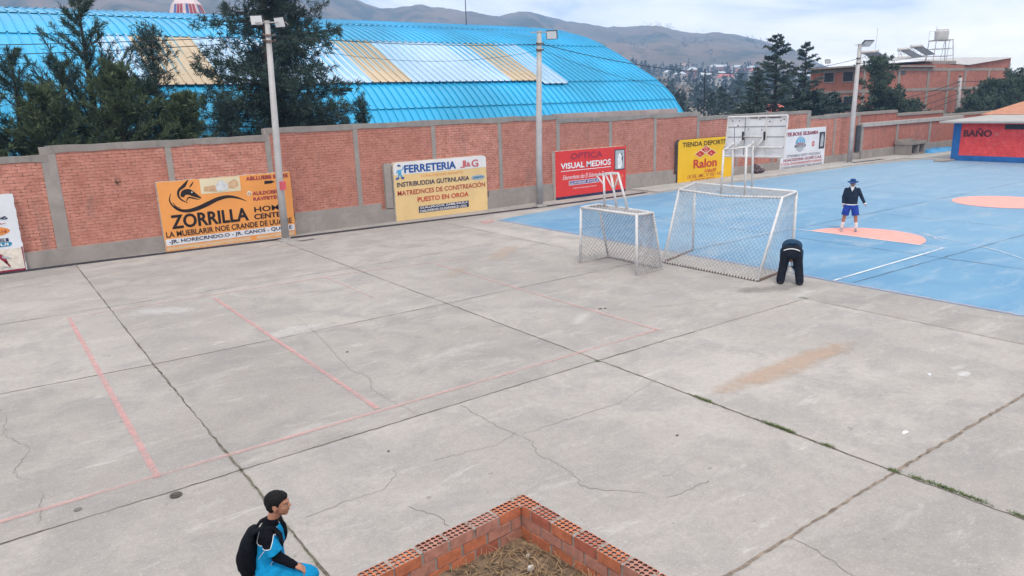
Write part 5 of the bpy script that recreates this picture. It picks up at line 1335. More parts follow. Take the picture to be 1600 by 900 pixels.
for ln in seams:
    for _ in range(6): ln = [ln[0]] + [(ln[k - 1] + ln[k] * 2 + ln[k + 1]) / 4 for k in range(1, len(ln) - 1)] + [ln[-1]]
    ln = [q for q in ln if F.inv(q)[2] < 1.092][::2]
    if len(ln) > 8:
        P = [q + bv.find_nearest(q)[1] * .0012 for q in ln]
        mb = MB(); mb.tube(P, .0028, 5); mb.build("piping", m_wcloth, boy)
def piping(pts, r=.0033):
    P = []
    for a_, b_ in zip(pts[:-1], pts[1:]):
        for k in range(5):
            q = Vector(a_).lerp(Vector(b_), k / 5); h, nn, _, _ = bv.find_nearest(F(*q)); P.append(h + nn * .001)
    mb = MB(); mb.tube(P, r, 5); mb.build("piping", m_wcloth, boy)
piping([(-.09, .06, .88), (-.05, .04, .93), (-.01, .03, .97)], .0022)
piping([(-.05, .03, .76), (.02, .03, .84), (.06, .06, .90)], .0022)
for (a_, b_, c_), q in (((Rs, Re, Rw), 1), ((Ls, Le, Lw), 0)):
    sl = MB(); sl.limb([a_.lerp(b_, .6), b_, b_.lerp(c_, .5), c_], [.044, .042, .036, .030]); sl2 = fuse(sl, .006, 3)
    for v in sl2.v: v += Vector((0, 0, 1)) * .004 * noise.noise(v * 28)
    sl2.build("undershirt_sleeve", m_blk, boy, True)
cl = MB(); cl.loft([ring(F, .004, .17, 1.085, .060, .078), ring(F, .016, .17, 1.122, .051, .055), ring(F, .030, .169, 1.150, .051, .052), ring(F, .032, .169, 1.154, .046, .046)]); cl.build("collar", m_blk, boy, True)
so = MB(); so.loft([ring(F, -.04, .16, .62, .11, .15), ring(F, -.035, .162, .78, .108, .14)]); so.limb([Rh, Rh.lerp(Rk, .5), Rk.lerp(Rh, .06)], [.098, .088, .074]); so.limb([Lh, Lh.lerp(Lk, .85)], [.098, .085]); so.ell(Rk + F.f * .008, .062)
so2 = fuse(so, .007, 4)
for v in so2.v: v += Vector((0, 0, 1)) * .010 * noise.noise(v * 15)
so2.build("shorts", m_cyan, boy, True)
for A in (Ra, La):
    mb = MB(); mb.limb([A + Vector((0, 0, .1)), A + Vector((0, 0, -.01))], [.042, .042]); fuse(mb, .008, 2).build("sock", m_blk, boy, True)
    mb = MB(); mb.limb([A + F.f * -.03 + Vector((0, 0, -.045)), A + F.f * .05 + Vector((0, 0, -.045)), A + F.f * .15 + Vector((0, 0, -.052))], [.042, .046, .034]); fuse(mb, .008, 2).build("shoe", m_dshoe, boy, True)
bp = thing("backpack", "plain black backpack worn on the boy's back", "backpack", tuple(F(-.2, .17, .8)))
mb = MB(); bk = []
for u, f0, rf, rl in ((.715, -.165, .03, .07), (.735, -.175, .06, .11), (.80, -.185, .074, .125), (.89, -.180, .072, .128), (.98, -.158, .058, .118), (1.035, -.14, .045, .10), (1.07, -.118, .028, .06)):
    bk.append([F(f0 + rf * math.copysign(abs(math.cos(t)) ** .7, math.cos(t)), .17 + rl * math.copysign(abs(math.sin(t)) ** .7, math.sin(t)), u) for t in [2 * math.pi * i / 24 for i in range(24)]])
mb.loft(bk); b2 = fuse(mb, .009, 5)
for v in b2.v: v += F.f * .010 * noise.noise(v * 10) + Vector((0, 0, .006)) * noise.noise(v * 14 + Vector((3, 3, 3)))
b2.build("bag_body", m_bag, bp, True)
mb = MB(); mb.loft([[F(f0 + rf * math.cos(t), .17 + rl * math.sin(t), u) for t in [2 * math.pi * i / 20 for i in range(20)]] for u, f0, rf, rl in ((.745, -.215, .03, .07), (.765, -.222, .045, .09), (.85, -.222, .045, .095), (.88, -.215, .03, .08))]); fuse(mb, .009, 4).build("pocket", m_bag, bp, True)
for q, l_ in ((0, .105), (1, .235)):
    mb = MB(); path = [(-.13, l_ + (.02 if q == 0 else -.02), 1.03), (-.085, l_, 1.085), (-.02, l_ - .003, 1.118), (.045, l_ - .004, 1.102), (.085, l_ - .006, 1.05), (.094, l_ - .012, .98), (.078, l_ - .014 if q == 0 else l_ + .014, .93), (.05, .13 if q == 0 else .21, .90), (.0, .15 if q == 0 else .19, .88)]
    rg = []
    for i, p in enumerate(path):
        c = F(*p); d = (F(*path[min(i + 1, 8)]) - F(*path[max(i - 1, 0)])).normalized(); s_ = F.l; n_ = d.cross(s_).normalized(); s2 = n_.cross(d).normalized()
        rg.append([c + s2 * a_ * .027 + n_ * b_ * .010 for a_, b_ in ((-1, -.4), (-1, .4), (-.6, 1), (.6, 1), (1, .4), (1, -.4), (.6, -1), (-.6, -1))])
    mb.loft(rg); mb.build("shoulder_strap", m_bag, bp, True)

# ---- man standing on the court
F = Frame((23.2, 12.86, 0.012), (-.874, -.485))
man = thing("person", "man standing on the pink circle in blue bucket hat, navy jacket and blue shorts", "person", (23.2, 12.86, 0))
HC = (.01, 0, 1.575); HS = 1.0
Rh, Rk, Ra = F(.0, -.10, .86), F(.03, -.18, .47), F(-.01, -.235, .09)
Lh, Lk, La = F(.0, .10, .86), F(.03, .165, .47), F(.0, .20, .09)
Rs, Re, Rw = F(0, -.178, 1.375), F(-.02, -.245, 1.12), F(.03, -.24, .90)
Ls, Le, Lw = F(0, .178, 1.375), F(-.02, .29, 1.14), F(.04, .40, .93)
body = MB(); head_shapes(body, F, HC, HS)
body.limb([F(-.01, 0, 1.40), F(0, 0, 1.50)], [.06, .055])
body.loft([ring(F, 0, 0, .80, .10, .15), ring(F, .01, 0, 1.0, .10, .145), ring(F, 0, 0, 1.25, .11, .17), ring(F, 0, 0, 1.40, .08, .16), ring(F, 0, 0, 1.46, .05, .07)])
for A in ((Rs, Re, Rw), (Ls, Le, Lw)): body.limb(A, [.055, .044, .03])
for A in ((Rh, Rk, Ra), (Lh, Lk, La)):
    body.limb(A, [.095, .058, .04]); body.limb([A[2], A[2] + F.f * .13 + Vector((0, 0, -.05))], [.042, .032])
    body.ell(A[1].lerp(A[2], .3) - F.f * .015, .058, .056, .11, F.ax())
hand(body, Rw, Vector((0, 0, -1)) + F.f * .2, F.f, 1.0, .5, F.l); hand(body, Lw, Vector((0, 0, -.8)) + F.l * .45 + F.f * .2, F.f, 1.0, .5, -F.l)
fuse(body, .010, 3).build("body", m_skin, man, True); eyes(F, HC, HS, man)
mb = MB(); mb.loft([ring(F, -.01, 0, .875, .125, .18), ring(F, 0, 0, .96, .135, .19), ring(F, .01, 0, 1.15, .135, .195), ring(F, .0, 0, 1.30, .122, .19), ring(F, -.005, 0, 1.40, .095, .155), ring(F, -.01, 0, 1.475, .07, .09)])
mb.limb([Rs, Re, Rw], [.068, .058, .046]); mb.limb([Ls, Le, Lw], [.068, .058, .046]); jk = fuse(mb, .013, 4)
for v in jk.v: v += F.f * .012 * noise.noise(v * 9)
jk.build("jacket", m_navy, man, True)
mb = MB(); mb.loft([ring(F, -.01, 0, .86, .130, .187, 24), ring(F, -.01, 0, .905, .134, .191, 24)]); mb.build("shirt_hem", m_wcloth, man, True)
for A in (Rw, Lw):
    mb = MB(); d = (A - (Re if A is Rw else Le)).normalized(); mb.tube([A - d * .01, A + d * .03], .051, 12); mb.build("cuff", m_wcloth, man, True)
mb = MB(); mb.add([F(.075, -.055, 1.50), F(.105, -.045, 1.47), F(.142, 0, 1.335), F(.105, .045, 1.47), F(.075, .055, 1.50), F(.10, 0, 1.46)], [(0, 1, 5), (1, 2, 5), (2, 3, 5), (3, 4, 5), (0, 5, 4)]); mb.tube([F(.07, -.06, 1.49), F(.145, 0, 1.335), F(.07, .06, 1.49)], .014, 6); mb.build("shirt_collar", m_wcloth, man, True)
mb = MB(); mb.loft([ring(F, 0, 0, .74, .12, .18), ring(F, 0, 0, .88, .125, .182)]); mb.tube([Rh, Rh.lerp(Rk, .5), Rh.lerp(Rk, .84)], [.115, .115, .118], 16); mb.tube([Lh, Lh.lerp(Lk, .5), Lh.lerp(Lk, .84)], [.115, .115, .118], 16); fuse(mb, .012, 3).build("shorts", m_short, man, True)
for A in ((Rk, Ra), (Lk, La)):
    mb = MB(); mb.limb([A[0].lerp(A[1], .52), A[0].lerp(A[1], .8), A[1]], [.060, .052, .048]); fuse(mb, .012, 2).build("sock", m_wcloth, man, True)
    mb = MB(); mb.limb([A[1] - F.f * .05 + Vector((0, 0, -.045)), A[1] + F.f * .06 + Vector((0, 0, -.045)), A[1] + F.f * .17 + Vector((0, 0, -.055))], [.045, .052, .038]); fuse(mb, .011, 2).build("shoe", m_shoe, man, True)
mb = MB(); P = lambda f, l, u: F(HC[0] + f, HC[1] + l, HC[2] + u)
mb.loft([ring(F, HC[0], 0, HC[2] + .050, .108, .09), ring(F, HC[0], 0, HC[2] + .12, .10, .085), ring(F, HC[0], 0, HC[2] + .15, .085, .072), ring(F, HC[0], 0, HC[2] + .158, .03, .03)]); ht = mb.build("hat_crown", m_hat, man, True)
mb = MB(); n = 28; rg = []
for r_, dz in ((.088, .074), (.13, .066), (.170, .048), (.173, .041), (.13, .058), (.088, .064)):
    rg.append([F(HC[0] + r_ * 1.1 * math.cos(2 * math.pi * i / n), r_ * math.sin(2 * math.pi * i / n), HC[2] + dz + (.02 * math.cos(4 * math.pi * i / n) * -1 if r_ > .12 else 0)) for i in range(n)])
mb.loft(rg, False); mb.build("hat_brim", m_hat, ht, True)

# ---- man bent over beside the large goal, seen from behind
F = Frame((15.62, 10.05, 0.0), (.843, .543))
ben = thing("person", "person in dark teal jacket and black trousers bent double beside the goal", "person", (15.62, 10.05, 0))
Rh, Rk, Ra = F(-.06, -.10, .86), F(.02, -.17, .46), F(-.02, -.22, .09)
Lh, Lk, La = F(-.06, .10, .86), F(.02, .17, .46), F(-.02, .22, .09)
CH, SHD = F(.22, 0, .93), F(.46, 0, .76)
Rs, Re, Rw = F(.42, -.19, .74), F(.32, -.20, .50), F(.11, -.075, .40)
Ls, Le, Lw = F(.42, .19, .74), F(.32, .20, .50), F(.11, .075, .40)
HCp = F(.58, 0, .58)
body = MB(); body.limb([SHD, F(.55, 0, .66), HCp], [.06, .055, .06])
hx = [Vector((F.f.x * .3, F.f.y * .3, -.95)).normalized(), F.l, None]; hx[2] = hx[0].cross(hx[1])
body.ell(HCp + Vector((0, 0, -.04)), .125, .078, .095, hx); body.ell(HCp + Vector((0, 0, -.08)) - F.f * .07, .03, .02, .02, F.ax())
for q in (-1, 1): body.ell(HCp + F.l * .08 * q + Vector((0, 0, -.03)), .02, .01, .03, F.ax())
body.limb([F(.02, 0, .86), CH, SHD], [.10, .11, .10])
for A in ((Rs, Re, Rw), (Ls, Le, Lw)): body.limb(A, [.055, .044, .03])
for A in ((Rh, Rk, Ra), (Lh, Lk, La)): body.limb(A, [.10, .06, .04]); body.limb([A[2], A[2] + F.f * .13 + Vector((0, 0, -.05))], [.042, .032])
hand(body, Rw, Vector((0, 0, -1)), F.f, 1.0, .8, F.l); hand(body, Lw, Vector((0, 0, -1)), F.f, 1.0, .8, -F.l)
fuse(body, .012, 3).build("body", m_skin, ben, True)
mb = MB(); mb.ell(HCp + Vector((0, 0, -.035)) + F.f * .03, .128, .088, .098, hx, 16, 12); fuse(mb, .012, 2).build("hair", m_hair, ben, True)
def ringd(c, d, r1, r2, n=18):
    d = Vector(d).normalized(); s_ = F.l; u_ = d.cross(s_); return [Vector(c) + s_ * r2 * math.cos(2 * math.pi * i / n) + u_ * r1 * math.sin(2 * math.pi * i / n) for i in range(n)]
mb = MB(); mb.loft([ringd(F(-.02, 0, .93), (.85, 0, .5), .16, .205), ringd(F(.08, 0, .95), (1, 0, .1), .165, .225), ringd(F(.24, 0, .915), (F.f.x, F.f.y, -.35), .165, .24), ringd(F(.40, 0, .81), (F.f.x, F.f.y, -.7), .15, .235), ringd(F(.50, 0, .71), (F.f.x, F.f.y, -1), .10, .13)] if False else
        [ringd(F(-.035, 0, .905), F.f + Vector((0, 0, .45)), .155, .205), ringd(F(.07, 0, .945), F.f + Vector((0, 0, .1)), .165, .225), ringd(F(.24, 0, .91), F.f + Vector((0, 0, -.35)), .165, .24), ringd(F(.40, 0, .81), F.f + Vector((0, 0, -.7)), .15, .235), ringd(F(.50, 0, .71), F.f + Vector((0, 0, -1)), .10, .13)])
mb.limb([Rs, Re, Rw], [.085, .072, .052]); mb.limb([Ls, Le, Lw], [.085, .072, .052]); jk = fuse(mb, .014, 4)
for v in jk.v: v += Vector((0, 0, .012)) * noise.noise(v * 9)
jk.build("jacket", m_teal, ben, True)
mb = MB(); mb.tube([F(-.20, l_ * .205, .915 - .06 * l_ * l_) for l_ in [-.9 + .18 * i for i in range(11)]], .013, 6); mb.build("shirt_hem", m_wcloth, ben, True)
mb = MB(); mb.ell(F(-.06, 0, .80), .155, .205, .16, F.ax(), 18, 12); mb.limb([Rh, Rk, Ra + Vector((0, 0, .0))], [.132, .108, .098]); mb.limb([Lh, Lk, La + Vector((0, 0, .0))], [.132, .108, .098]); tr = fuse(mb, .014, 4)
for v in tr.v: v += F.l * .008 * noise.noise(v * 11)
tr.build("trousers", m_pants, ben, True)
for A in (Ra, La):
    mb = MB(); mb.limb([A - F.f * .06 + Vector((0, 0, -.04)), A + F.f * .06 + Vector((0, 0, -.04)), A + F.f * .16 + Vector((0, 0, -.05))], [.048, .054, .04]); fuse(mb, .012, 2).build("shoe", m_dshoe, ben, True)
mb = MB(); mb.tube([Rk + F.f * -.10 + Vector((0, 0, .12)) + F.l * .02, Rk + F.f * -.09 + Vector((0, 0, .22)) + F.l * .09], .012, 6); mb.build("trouser_stripe", m_wcloth, ben, True)
mb = MB(); c = F(.05, .0, .33); mb.add([c + F.l * -.10 + Vector((0, 0, -.06)), c + F.l * .10 + Vector((0, 0, -.13)), c + F.l * .07 + Vector((0, 0, .16)), c + F.l * -.03 + Vector((0, 0, .06)), c + F.f * .08 + Vector((0, 0, -.02)), c - F.f * .04], [(0, 1, 5), (1, 2, 5), (2, 3, 5), (3, 0, 5), (0, 1, 4), (1, 2, 4), (2, 3, 4), (3, 0, 4)])
tag(mb.build("white_cloth_bag", m_wcloth), "small white cloth bag held between the bent person's legs", "bag")


# ------------------------------------------------------------------ trees
m_bark = simple("dark_bark", (.055, .043, .035), .95, .4, 6, bump=.6, bscale=14)
m_cyp = leaf("cypress_needles", (.030, .056, .044), (.052, .082, .056))
m_cyp2 = leaf("young_cypress_needles", (.046, .076, .044), (.090, .118, .056))
m_pine = leaf("pine_needles", (.028, .052, .046), (.048, .074, .058))
m_fir = leaf("fir_needles", (.042, .072, .064), (.070, .098, .080))
m_bushm = leaf("bush_leaves", (.050, .080, .060), (.080, .110, .072))
def blade(mb, p, d, l, w, rr, tw=None):
    d = d.normalized(); s = d.cross(Vector((rr.uniform(-1, 1), rr.uniform(-1, 1), rr.uniform(-1, 1))))
    s = s.normalized() * w / 2
    mb.add([p - s * .5, p + s * .5, p + d * l * .55 + s, p + d * l, p + d * l * .55 - s], [(0, 1, 2, 3, 4)])
def rv(rr): return Vector((rr.gauss(0, 1), rr.gauss(0, 1), rr.gauss(0, 1)))
def tree(name, label, base, trunk_pts, trunk_r, branches, mleaf, group, style, seed, bl=.2, bw=.05, dens=1.0, cat="tree"):
    """branches: list of (start, dir, length, droop); foliage sprays follow every branch and its side twigs"""
    rr = random.Random(seed); t = thing(name, label, cat, base, group)
    tk = MB(); tk.tube(trunk_pts, trunk_r, 9); lf = MB()
    for (p, d, L, dr) in branches:
        p = Vector(p); d = Vector(d).normalized(); n = max(4, int(L / .28)); P = [p.copy()]
        for i in range(n):
            d = (d + Vector((0, 0, -dr / n)) + rv(rr) * .05).normalized(); P.append(P[-1] + d * L / n)
        r0 = min(.05, .012 + L * .009); tk.tube(P, [r0 * (1 - .85 * i / n) for i in range(n + 1)], 5, False)
        for i in range(n):
            a, b = P[i], P[i + 1]; q = (i + 1) / n
            if q < .18 and style != 'spray': continue
            if style == 'spray':      # cypress: feathery side sprays pointing outwards and up
                for _ in range(int(9 * dens)):
                    o = a.lerp(b, rr.random()); sd = (b - a).normalized() * .9 + rv(rr) * .45 + Vector((0, 0, .25)); sl_ = (.18 + .5 * (1 - q)) * rr.uniform(.4, 1.1) * min(1, L / 1.6 + .25)
                    sd.normalize()
                    for k in range(4): blade(lf, o + sd * sl_ * k / 4 + rv(rr) * .02, sd + rv(rr) * .35, bl * rr.uniform(.6, 1.2), bw * rr.uniform(.6, 1.3), rr)
            elif style == 'tuft':     # pine: tufts of long needles at twig ends
                for _ in range(max(1, int(2.0 * dens + rr.random()))):
                    o = a.lerp(b, rr.random()) + rv(rr) * (.16 + .1 * L * (1 - q)) * .8
                    ax = (b - a).normalized() + Vector((0, 0, .5)) + rv(rr) * .4
                    for k in range(16): blade(lf, o + rv(rr) * .04, ax * .6 + rv(rr) * .75, bl * rr.uniform(.7, 1.3), bw, rr)
            else:                     # fir: flat layered fronds, hanging a little
                side = (b - a).normalized().cross(Vector((0, 0, 1))).normalized()
                for s_ in (-1, 1):
                    for _ in range(int(3 * dens)):
                        o = a.lerp(b, rr.random()); w_ = (.12 + .42 * (1 - q)) * min(1.3, L / 1.8 + .2); sd = ((b - a).normalized() * .8 + side * s_ * .9 + Vector((0, 0, -.15)) + rv(rr) * .15).normalized()
                        for k in range(5): blade(lf, o + sd * w_ * k / 5, sd + rv(rr) * .45, bl * rr.uniform(.6, 1.2), bw * rr.uniform(.7, 1.3), rr)
    tk.build("trunk", m_bark, t); lf.build("crown", mleaf, t); return t
def whorls(rr, top, base, n, Lmax, up, dr, tip=.12, shape=.8, gap=0.0, tz=.0):
    """branches in whorls up a straight stem from base to top"""
    out = []; base = Vector(base); top = Vector(top)
    for i in range(n):
        k = tz + (1 - tz) * (i + rr.random()) / n; p = base.lerp(top, k); a = rr.uniform(0, 6.283)
        L = (Lmax * (1 - k) ** shape + tip) * rr.uniform(.55, 1.15)
        if rr.random() < gap: continue
        u = up * (.6 + .8 * k); out.append((p, (math.cos(a), math.sin(a), u), L, dr))
    return out
GL = "dark conifers crowded behind the left part of the wall"
rr = random.Random(21)
# tall loose cypresses: feathery boughs sweeping up and out from the stem
def boughs(rr, base, top, n, Lmax, k0=.2, spread=(.5, .95), kpow=.8):
    out = []; base = Vector(base); top = Vector(top)
    for i in range(n):
        k = k0 + (1 - k0) * ((i + rr.random()) / n); p = base.lerp(top, k); a = rr.uniform(0, 6.283)
        L = (Lmax * (1 - k) ** kpow + .25) * rr.uniform(.6, 1.15); out.append((p, (math.cos(a), math.sin(a), rr.uniform(*spread)), L, -.35))
    return out
br = boughs(rr, (3.9, 30.3, .8), (3.95, 30.3, 8.35), 64, 3.3, .12)
br += [((3.9, 30.3, 3.4), (a, b, c), L, -.3) for a, b, c, L in ((-.75, -.2, 1, 3.9), (.55, -.1, 1, 4.0), (.25, .2, 1.2, 4.2), (-.3, .2, 1.2, 4.3), (-1.0, .1, .9, 3.2), (.9, .2, .9, 3.0), (-.5, -.3, .8, 3.6), (.7, -.3, .7, 3.3))]
tree("cypress_tree", "tallest feathery dark cypress of the left group, with an open pointed top", (3.9, 30.3, 0), [(3.9, 30.3, -.1), (3.92, 30.3, 4), (3.95, 30.3, 8.4)], [.2, .13, .02], br, m_cyp, GL, 'spray', 1, .17, .021, 1.35)
br = boughs(rr, (1.5, 30.2, .8), (1.75, 30.2, 6.6), 46, 2.6, .1)
br += [((1.5, 30.2, 2.6), (a, b, c), L, -.3) for a, b, c, L in ((-.6, -.2, 1, 3.0), (.6, -.1, 1, 3.1), (-.2, .1, 1.2, 3.4), (.3, .1, 1.3, 3.3))]
tree("cypress_tree", "thin topped dark cypress near the left picture edge", (1.5, 30.2, 0), [(1.5, 30.2, -.1), (1.6, 30.2, 3.5), (1.75, 30.2, 6.6)], [.16, .1, .015], br, m_cyp, GL, 'spray', 2, .17, .021, 1.3)
b0 = (6.1, 30.6, 0); br = whorls(rr, (6.15, 30.6, 7.5), (6.1, 30.6, 1.2), 120, 2.0, .35, .1, .25, .7)
tree("pine_tree", "bushy topped dark pine between the tall cypress and the big pine", b0, [(6.1, 30.6, -.1), (6.1, 30.6, 4), (6.15, 30.6, 7.4)], [.17, .11, .02], br, m_pine, GL, 'tuft', 3, .17, .022, .85)
for (x, y, h, w, lab, sd) in ((.2, 29.2, 5.4, 2.1, "low rounded young cypress at the far left above the wall", 4), (2.3, 28.9, 5.2, 2.0, "yellowish green young cypress low behind the left wall step", 5), (4.5, 28.9, 6.0, 2.2, "broad mid green cypress just over the wall, left of the big pine", 6), (-2.6, 29.6, 5.8, 2.0, "cypress crown cut by the left picture edge", 7), (6.6, 29.0, 4.9, 1.7, "low dull green cypress over the wall below the bushy topped pine", 24)):
    br = whorls(rr, (x, y, h), (x, y, .8), 110, w, .75, -.15, .3, .6)
    tree("cypress_tree", lab, (x, y, 0), [(x, y, -.1), (x, y, h * .5), (x, y, h * .97)], [.12, .08, .015], br, m_cyp2, GL, 'spray', sd, .19, .032, 1.35)
br = boughs(rr, (3.1, 29.6, .6), (3.0, 29.6, 6.2), 56, 2.5, .1, (.5, .9), .6)
tree("cypress_tree", "dark cypress filling the gap left of the tallest one", (3.1, 29.6, 0), [(3.1, 29.6, -.1), (3.05, 29.6, 3.2), (3.0, 29.6, 6.1)], [.14, .09, .015], br, m_cyp, GL, 'spray', 25, .17, .022, 1.3)
br = boughs(rr, (5.4, 29.7, .6), (5.5, 29.7, 5.6), 48, 2.3, .1, (.4, .9), .6)
tree("cypress_tree", "dark cypress low behind the wall right of the tallest one", (5.4, 29.7, 0), [(5.4, 29.7, -.1), (5.45, 29.7, 3), (5.5, 29.7, 5.5)], [.14, .09, .015], br, m_cyp, GL, 'spray', 26, .17, .022, 1.3)
# big pine
b0 = (10.3, 30.2, 0); br = whorls(rr, (10.4, 30.2, 12.6), (10.3, 30.2, 1.2), 215, 3.0, .18, .12, .5, .40)
br += [((10.3, 30.2, z), (math.cos(a), math.sin(a), u), L, .1) for z, a, u, L in ((4.0, -.5, .05, 3.0), (4.8, -.35, .1, 3.0), (5.2, -.1, .1, 2.9), (3.4, -.15, .15, 2.6), (3.9, -.9, .1, 2.6), (4.4, -1.2, .1, 2.4), (5.6, -.6, .15, 2.6), (7.2, 0, .28, 3.3), (7.6, .15, .35, 3.2), (5.6, 3.1, .5, 3.0), (6.4, 3.3, .3, 3.1), (4.6, 3.0, .1, 3.2), (4.4, -.1, .0, 2.9), (3.6, .1, -.05, 2.7), (3.7, -.3, .0, 3.0), (7.8, 3.0, .2, 2.7), (8.6, -.2, .4, 2.6))]
br = [b for b in br if not (b[1][0] < -.2 and b[0][2] > 6.2 and rr.random() < .55)]
tree("pine_tree", "big dense dark pine behind the two-lamp pole, its top out of the picture", b0, [(10.3, 30.2, -.1), (10.25, 30.2, 5), (10.35, 30.2, 9), (10.4, 30.2, 12.5)], [.28, .2, .12, .02], br, m_pine, GL, 'tuft', 8, .22, .030, 2.0)
for (x, y, h, w, lab, sd) in ((13.95, 29.8, 4.75, .8, "small thin pine sapling sticking up over the wall right of the big pine", 9), (8.1, 29.0, 4.5, 1.2, "low dark shrubby pine at the foot of the big pine's left side", 10)):
    br = whorls(rr, (x, y, h), (x, y, 1.6), 38 if w < 1 else 60, w, .6, -.1, .12, .8, 0, .2)
    tree("pine_tree", lab, (x, y, 0), [(x, y, -.1), (x, y, h * .6), (x, y, h)], [.06, .04, .01], br, m_pine, GL, 'tuft', sd, .16, .024, .7)
# firs on the right
GR = "layered firs behind the wall by the brick building"
for (x, y, h, w, n, lab, sd) in ((56.3, 38.8, 9.2, 3.6, 110, "tallest layered fir, standing above the backboard", 11), (53.2, 38.4, 6.6, 2.3, 60, "shorter fir leaning left beside the tallest one", 12), (60.9, 39.0, 8.7, 2.6, 85, "narrow fir right of the tallest one, near the brick building", 13)):
    br = whorls(rr, (x, y, h), (x, y, 1.0), int(n * .62), w * 1.08, .30, .12, .3, .85)
    tree("fir_tree", lab, (x, y, 0), [(x, y, -.1), (x + .1, y, h * .5), (x, y, h)], [.25, .15, .02], br, m_fir, GR, 'frond', sd, .26, .07, 1.0)
for (x, y, h, w, lab, sd) in ((58.6, 37.2, 4.4, 2.6, "low dark hedge-like fir filling between the two tall firs", 14), (62.6, 38.0, 4.2, 2.4, "low dark fir touching the brick building's left face", 15), (51.5, 37.5, 3.7, 1.6, "small dark fir low at the left of the fir group", 16)):
    br = whorls(rr, (x, y, h), (x, y, .5), 70, w, .25, .1, .5, .4)
    tree("fir_tree", lab, (x, y, 0), [(x, y, -.1), (x, y, h * .95)], [.15, .03], br, m_fir, GR, 'frond', sd, .34, .11, 1.4)
# rounder trees in front of the building
GB = "bushy trees in front of the brick building"
for (x, y, h, w, n, lab, sd) in ((66.9, 35.6, 7.0, 1.9, 95, "tall dark bushy tree covering the building's corner", 17), (69.3, 35.2, 3.9, 1.5, 60, "mid height bushy tree right of the building's corner", 18), (72.6, 35.4, 3.1, 1.5, 46, "low round shrub under the brick building's long wall", 19), (82.5, 32.0, 4.6, 2.9, 110, "rounded grey green tree behind the utility pole", 20), (87.0, 30.5, 5.6, 3.4, 140, "large dark tree at the right picture edge behind the tiled roof", 21), (92.0, 29.0, 6.6, 3.0, 90, "tall tree crown cut by the right picture edge", 22), (77.9, 31.6, 3.2, 1.8, 50, "small shrub above the rear wall left of the grey green tree", 23)):
    br = whorls(rr, (x, y, h), (x, y, .6), n, w, .5, .1, .7, .45)
    tree("bushy_tree", lab, (x, y, 0), [(x, y, -.1), (x, y, h * .55), (x, y, h * .95)], [.2, .12, .02], br, m_bushm, GB, 'tuft', sd, .30, .07, 1.15)


# ------------------------------------------------------------------ hills, far town, haze
SKY = [(150, 9.0), (120, 9.6), (89.45, 9.49), (82.94, 9.55), (75.54, 8.88), (69.38, 8.16), (65.93, 7.4), (63.94, 6.86), (62.25, 6.71), (60.49, 6.72), (58.65, 6.32), (56.89, 6.01), (55.38, 6.01), (53.96, 6.09), (52.77, 6.27), (51.83, 6.28), (50.42, 5.96), (48.79, 5.5), (46.46, 5.13), (44.14, 5.06), (43.68, 5.08), (42.31, 4.79), (39.6, 4.29), (37.83, 4.24), (36.96, 4.06), (35.65, 3.68), (34.35, 3.18), (33.06, 2.68), (31.78, 1.98), (30.94, 1.59), (29.29, 0.96), (25.03, 0.36), (19.76, 0.2), (10, .4), (-20, 1.2)]
def sky_el(a):
    for (a1, e1), (a0, e0) in zip(SKY[:-1], SKY[1:]):
        if a0 <= a <= a1: return e0 + (e1 - e0) * (a - a0) / (a1 - a0)
    return SKY[0][1]
R0, R1, R2 = 330.0, 1600.0, 1750.0
def hill_h(a, r):
    top = R1 * math.tan(rad(sky_el(a))) + 4.5
    x, y = r * math.cos(rad(a)), r * math.sin(rad(a))
    t = max(0, min(1, (r - R0) / (R1 - R0)))
    base = top * (0.35 * t + 0.65 * t * t * (3 - 2 * t)) if r <= R1 else top * (1 - .5 * (r - R1) / (R2 - R1))
    w = 4 * t * (1 - t) if r < R1 else .3
    n = noise.fractal(Vector((x / 300, y / 300, 1.7)), 1.0, 2.1, 5) * .16 * top * w
    rdg = abs(noise.noise(Vector((a / 5.0, r / 900, 4)))) * -.22 * top * w
    return base + n + rdg - .06 + noise.noise(Vector((a * 2.2, r / 60, 8))) * 5.0 * t
mb = MB(); NA, NR = 340, 70
for i in range(NA + 1):
    a = -20 + 170 * i / NA
    for j in range(NR + 1):
        r = R0 + (R2 - R0) * (j / NR) ** 1.3
        mb.v.append(Vector((r * math.cos(rad(a)), r * math.sin(rad(a)), hill_h(a, r))))
for i in range(NA):
    for j in range(NR): q = i * (NR + 1) + j; mb.face((q, q + NR + 1, q + NR + 2, q + 1))
M = Mat("dry_hillside", .95, .1)
a_ = M.noise(.004, 7, .65, .6); b_ = M.noise(.012, 7, .7, .5); c_ = M.noise(.05, 5, .7)
k_ = M.mix(M.rng(a_, .4, .62), (.195, .138, .098), (.100, .088, .064))
k_ = M.mix(M.rng(b_, .50, .62, 0, .85), k_, (.035, .045, .036))
k_ = M.mix(M.rng(c_, .56, .66, 0, .6), k_, (.035, .045, .034))
k_ = M.mix(M.rng(M.noise(.02, 6, .7, .4), .62, .70, 0, .8), k_, (.26, .19, .14))
M.color(k_); struct("hills", mb, M.m, True)

